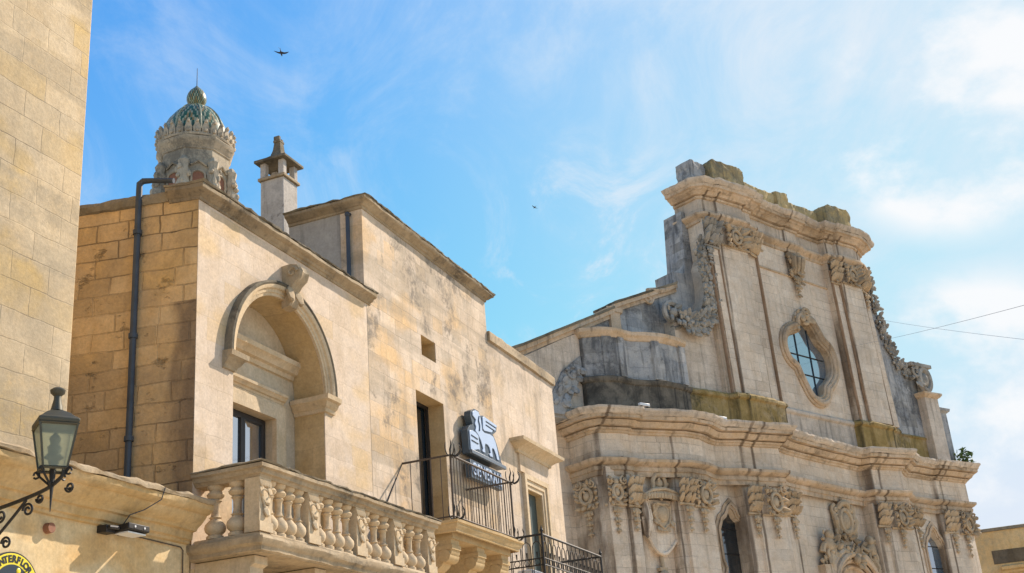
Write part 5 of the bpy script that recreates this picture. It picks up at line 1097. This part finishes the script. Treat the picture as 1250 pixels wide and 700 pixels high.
for t,z,r,hn in ((0.30,3.84,0.105,1),(0.55,3.96,0.06,-1),(0.80,3.97,0.06,1),(1.16,4.10,0.045,-1),(0.16,3.52,0.06,1),(0.62,3.72,0.055,1),(0.9,4.05,0.04,-1)):
    k=22; ar.tube([(lx,AY(t)+r*(1-0.75*i/k)*math.cos(hn*i*0.42),z+r*(1-0.75*i/k)*math.sin(hn*i*0.42)) for i in range(k+1)],[0.011]*k+[0.008],5)
ar.box(lx-0.03,lx+0.03,W-0.03,W,3.45,4.1)
ST.part('bracket',ar,M['iron'])

# ================================================================== floodlight
FLt=Thing('floodlight','small dark box floodlight fixed below the ledge with a white front edge','lamp',FRA,(10.1,W,4.15))
fl=MB(); fx0,fx1=9.99,10.33
fl.add([(fx0,8.44,4.19),(fx1,8.44,4.19),(fx1,8.22,4.215),(fx0,8.22,4.215),(fx0,8.44,4.265),(fx1,8.44,4.265),(fx1,8.22,4.285),(fx0,8.22,4.285)],[(0,1,2,3),(7,6,5,4),(4,5,1,0),(5,6,2,1),(6,7,3,2),(7,4,0,3)])
FLt.part('housing',fl,M['iron'],bevel=0.012)
FLt.part('lens',MB().box(fx0+0.03,fx1-0.03,8.25,8.42,4.186,4.20),M['acwhite'])
for x in (10.09,10.24): FLt.part('screw',MB().tube([(x,8.23,4.25),(x,8.213,4.25)],0.012,8),M['acwhite'])
ba=MB().tube([(9.86,W,4.24),(9.88,8.36,4.235),(9.98,8.34,4.235)],0.022,8); ba.box(9.84,9.985,8.38,W-0.002,4.185,4.26); FLt.part('mounting_bracket',ba,M['frame'])

# ================================================================== birds and wires
def bird(loc,span,yaw,bank,label):
    o=bpy.data.objects.new('bird',None); COL.objects.link(o); o.location=loc; o.rotation_euler=(bank,0.25,yaw); o['label']=label; o['category']='bird'; o['group']='birds in the sky'
    s=span; mb=MB(); mb.tube([(0,0.30*s,0),(0,0.24*s,0.01*s),(0,0.10*s,0),(0,-0.10*s,0),(0,-0.2*s,0)],[0.012*s,0.04*s,0.055*s,0.035*s,0.01*s],8)
    for q in (-1,1):
        top=[(0.03,0.14),(0.18,0.17),(0.33,0.13),(0.50,0.0)]; bot=[(0.50,-0.01),(0.33,0.04),(0.18,0.05),(0.03,-0.04)]; pts=top+bot
        n=len(pts); z=lambda x:0.10*s*math.sin(min(1,x/0.5)*2.2)
        a=[(q*x*s,y*s,z(x)+0.008*s) for x,y in pts]; b=[(q*x*s,y*s,z(x)-0.008*s) for x,y in pts]
        mb.add(a+b,[(0,1,6,7),(1,2,5,6),(2,3,4,5)]+[(n+7,n+6,n+1,n),(n+6,n+5,n+2,n+1),(n+5,n+4,n+3,n+2)]+[(i,(i+1)%n,(i+1)%n+n,i+n) for i in range(n)])
        mb.add([(0,-0.16*s,0.005),(q*0.09*s,-0.36*s,0.005),(q*0.02*s,-0.24*s,0.005),(0,-0.16*s,-0.005),(q*0.09*s,-0.36*s,-0.005),(q*0.02*s,-0.24*s,-0.005)],[(0,1,2),(5,4,3),(0,3,4,1),(1,4,5,2),(2,5,3,0)])
    ob=bpy.data.objects.new('body',mb.mesh('body')); COL.objects.link(ob); ob.parent=o; ob.data.materials.append(M['bird'])
bird((-8.09,39.17,27.83),0.62,R(-8),R(-25),'larger dark swallow gliding high above the tiled dome')
bird((2.04,74.97,37.51),0.5,R(40),R(-20),'tiny dark bird far off in the middle of the blue sky')
def wire(name,a,b,sag,label,ext=0.5):
    a,b=Vector(a),Vector(b); a=a+(a-b)*ext; pts=[]
    for i in range(25):
        t=i/24; p=a.lerp(b,t); p.z-=sag*4*t*(1-t); pts.append(tuple(p))
    ob=bpy.data.objects.new(name,MB().tube(pts,0.005,5).mesh(name)); COL.objects.link(ob); ob.data.materials.append(M['wire']); ob['label']=label; ob['category']='cable'; ob['group']='overhead cables'
wire('overhead_cable',(9.97,21.83,9.25),(15.12,50.8,17.87),0.12,'thin overhead cable rising to the right from the church front')
wire('overhead_cable',(12.3,27.36,10.2),(15.7,50.62,19.04),0.12,'fainter overhead cable dipping slightly to the right across the sky',0.5)
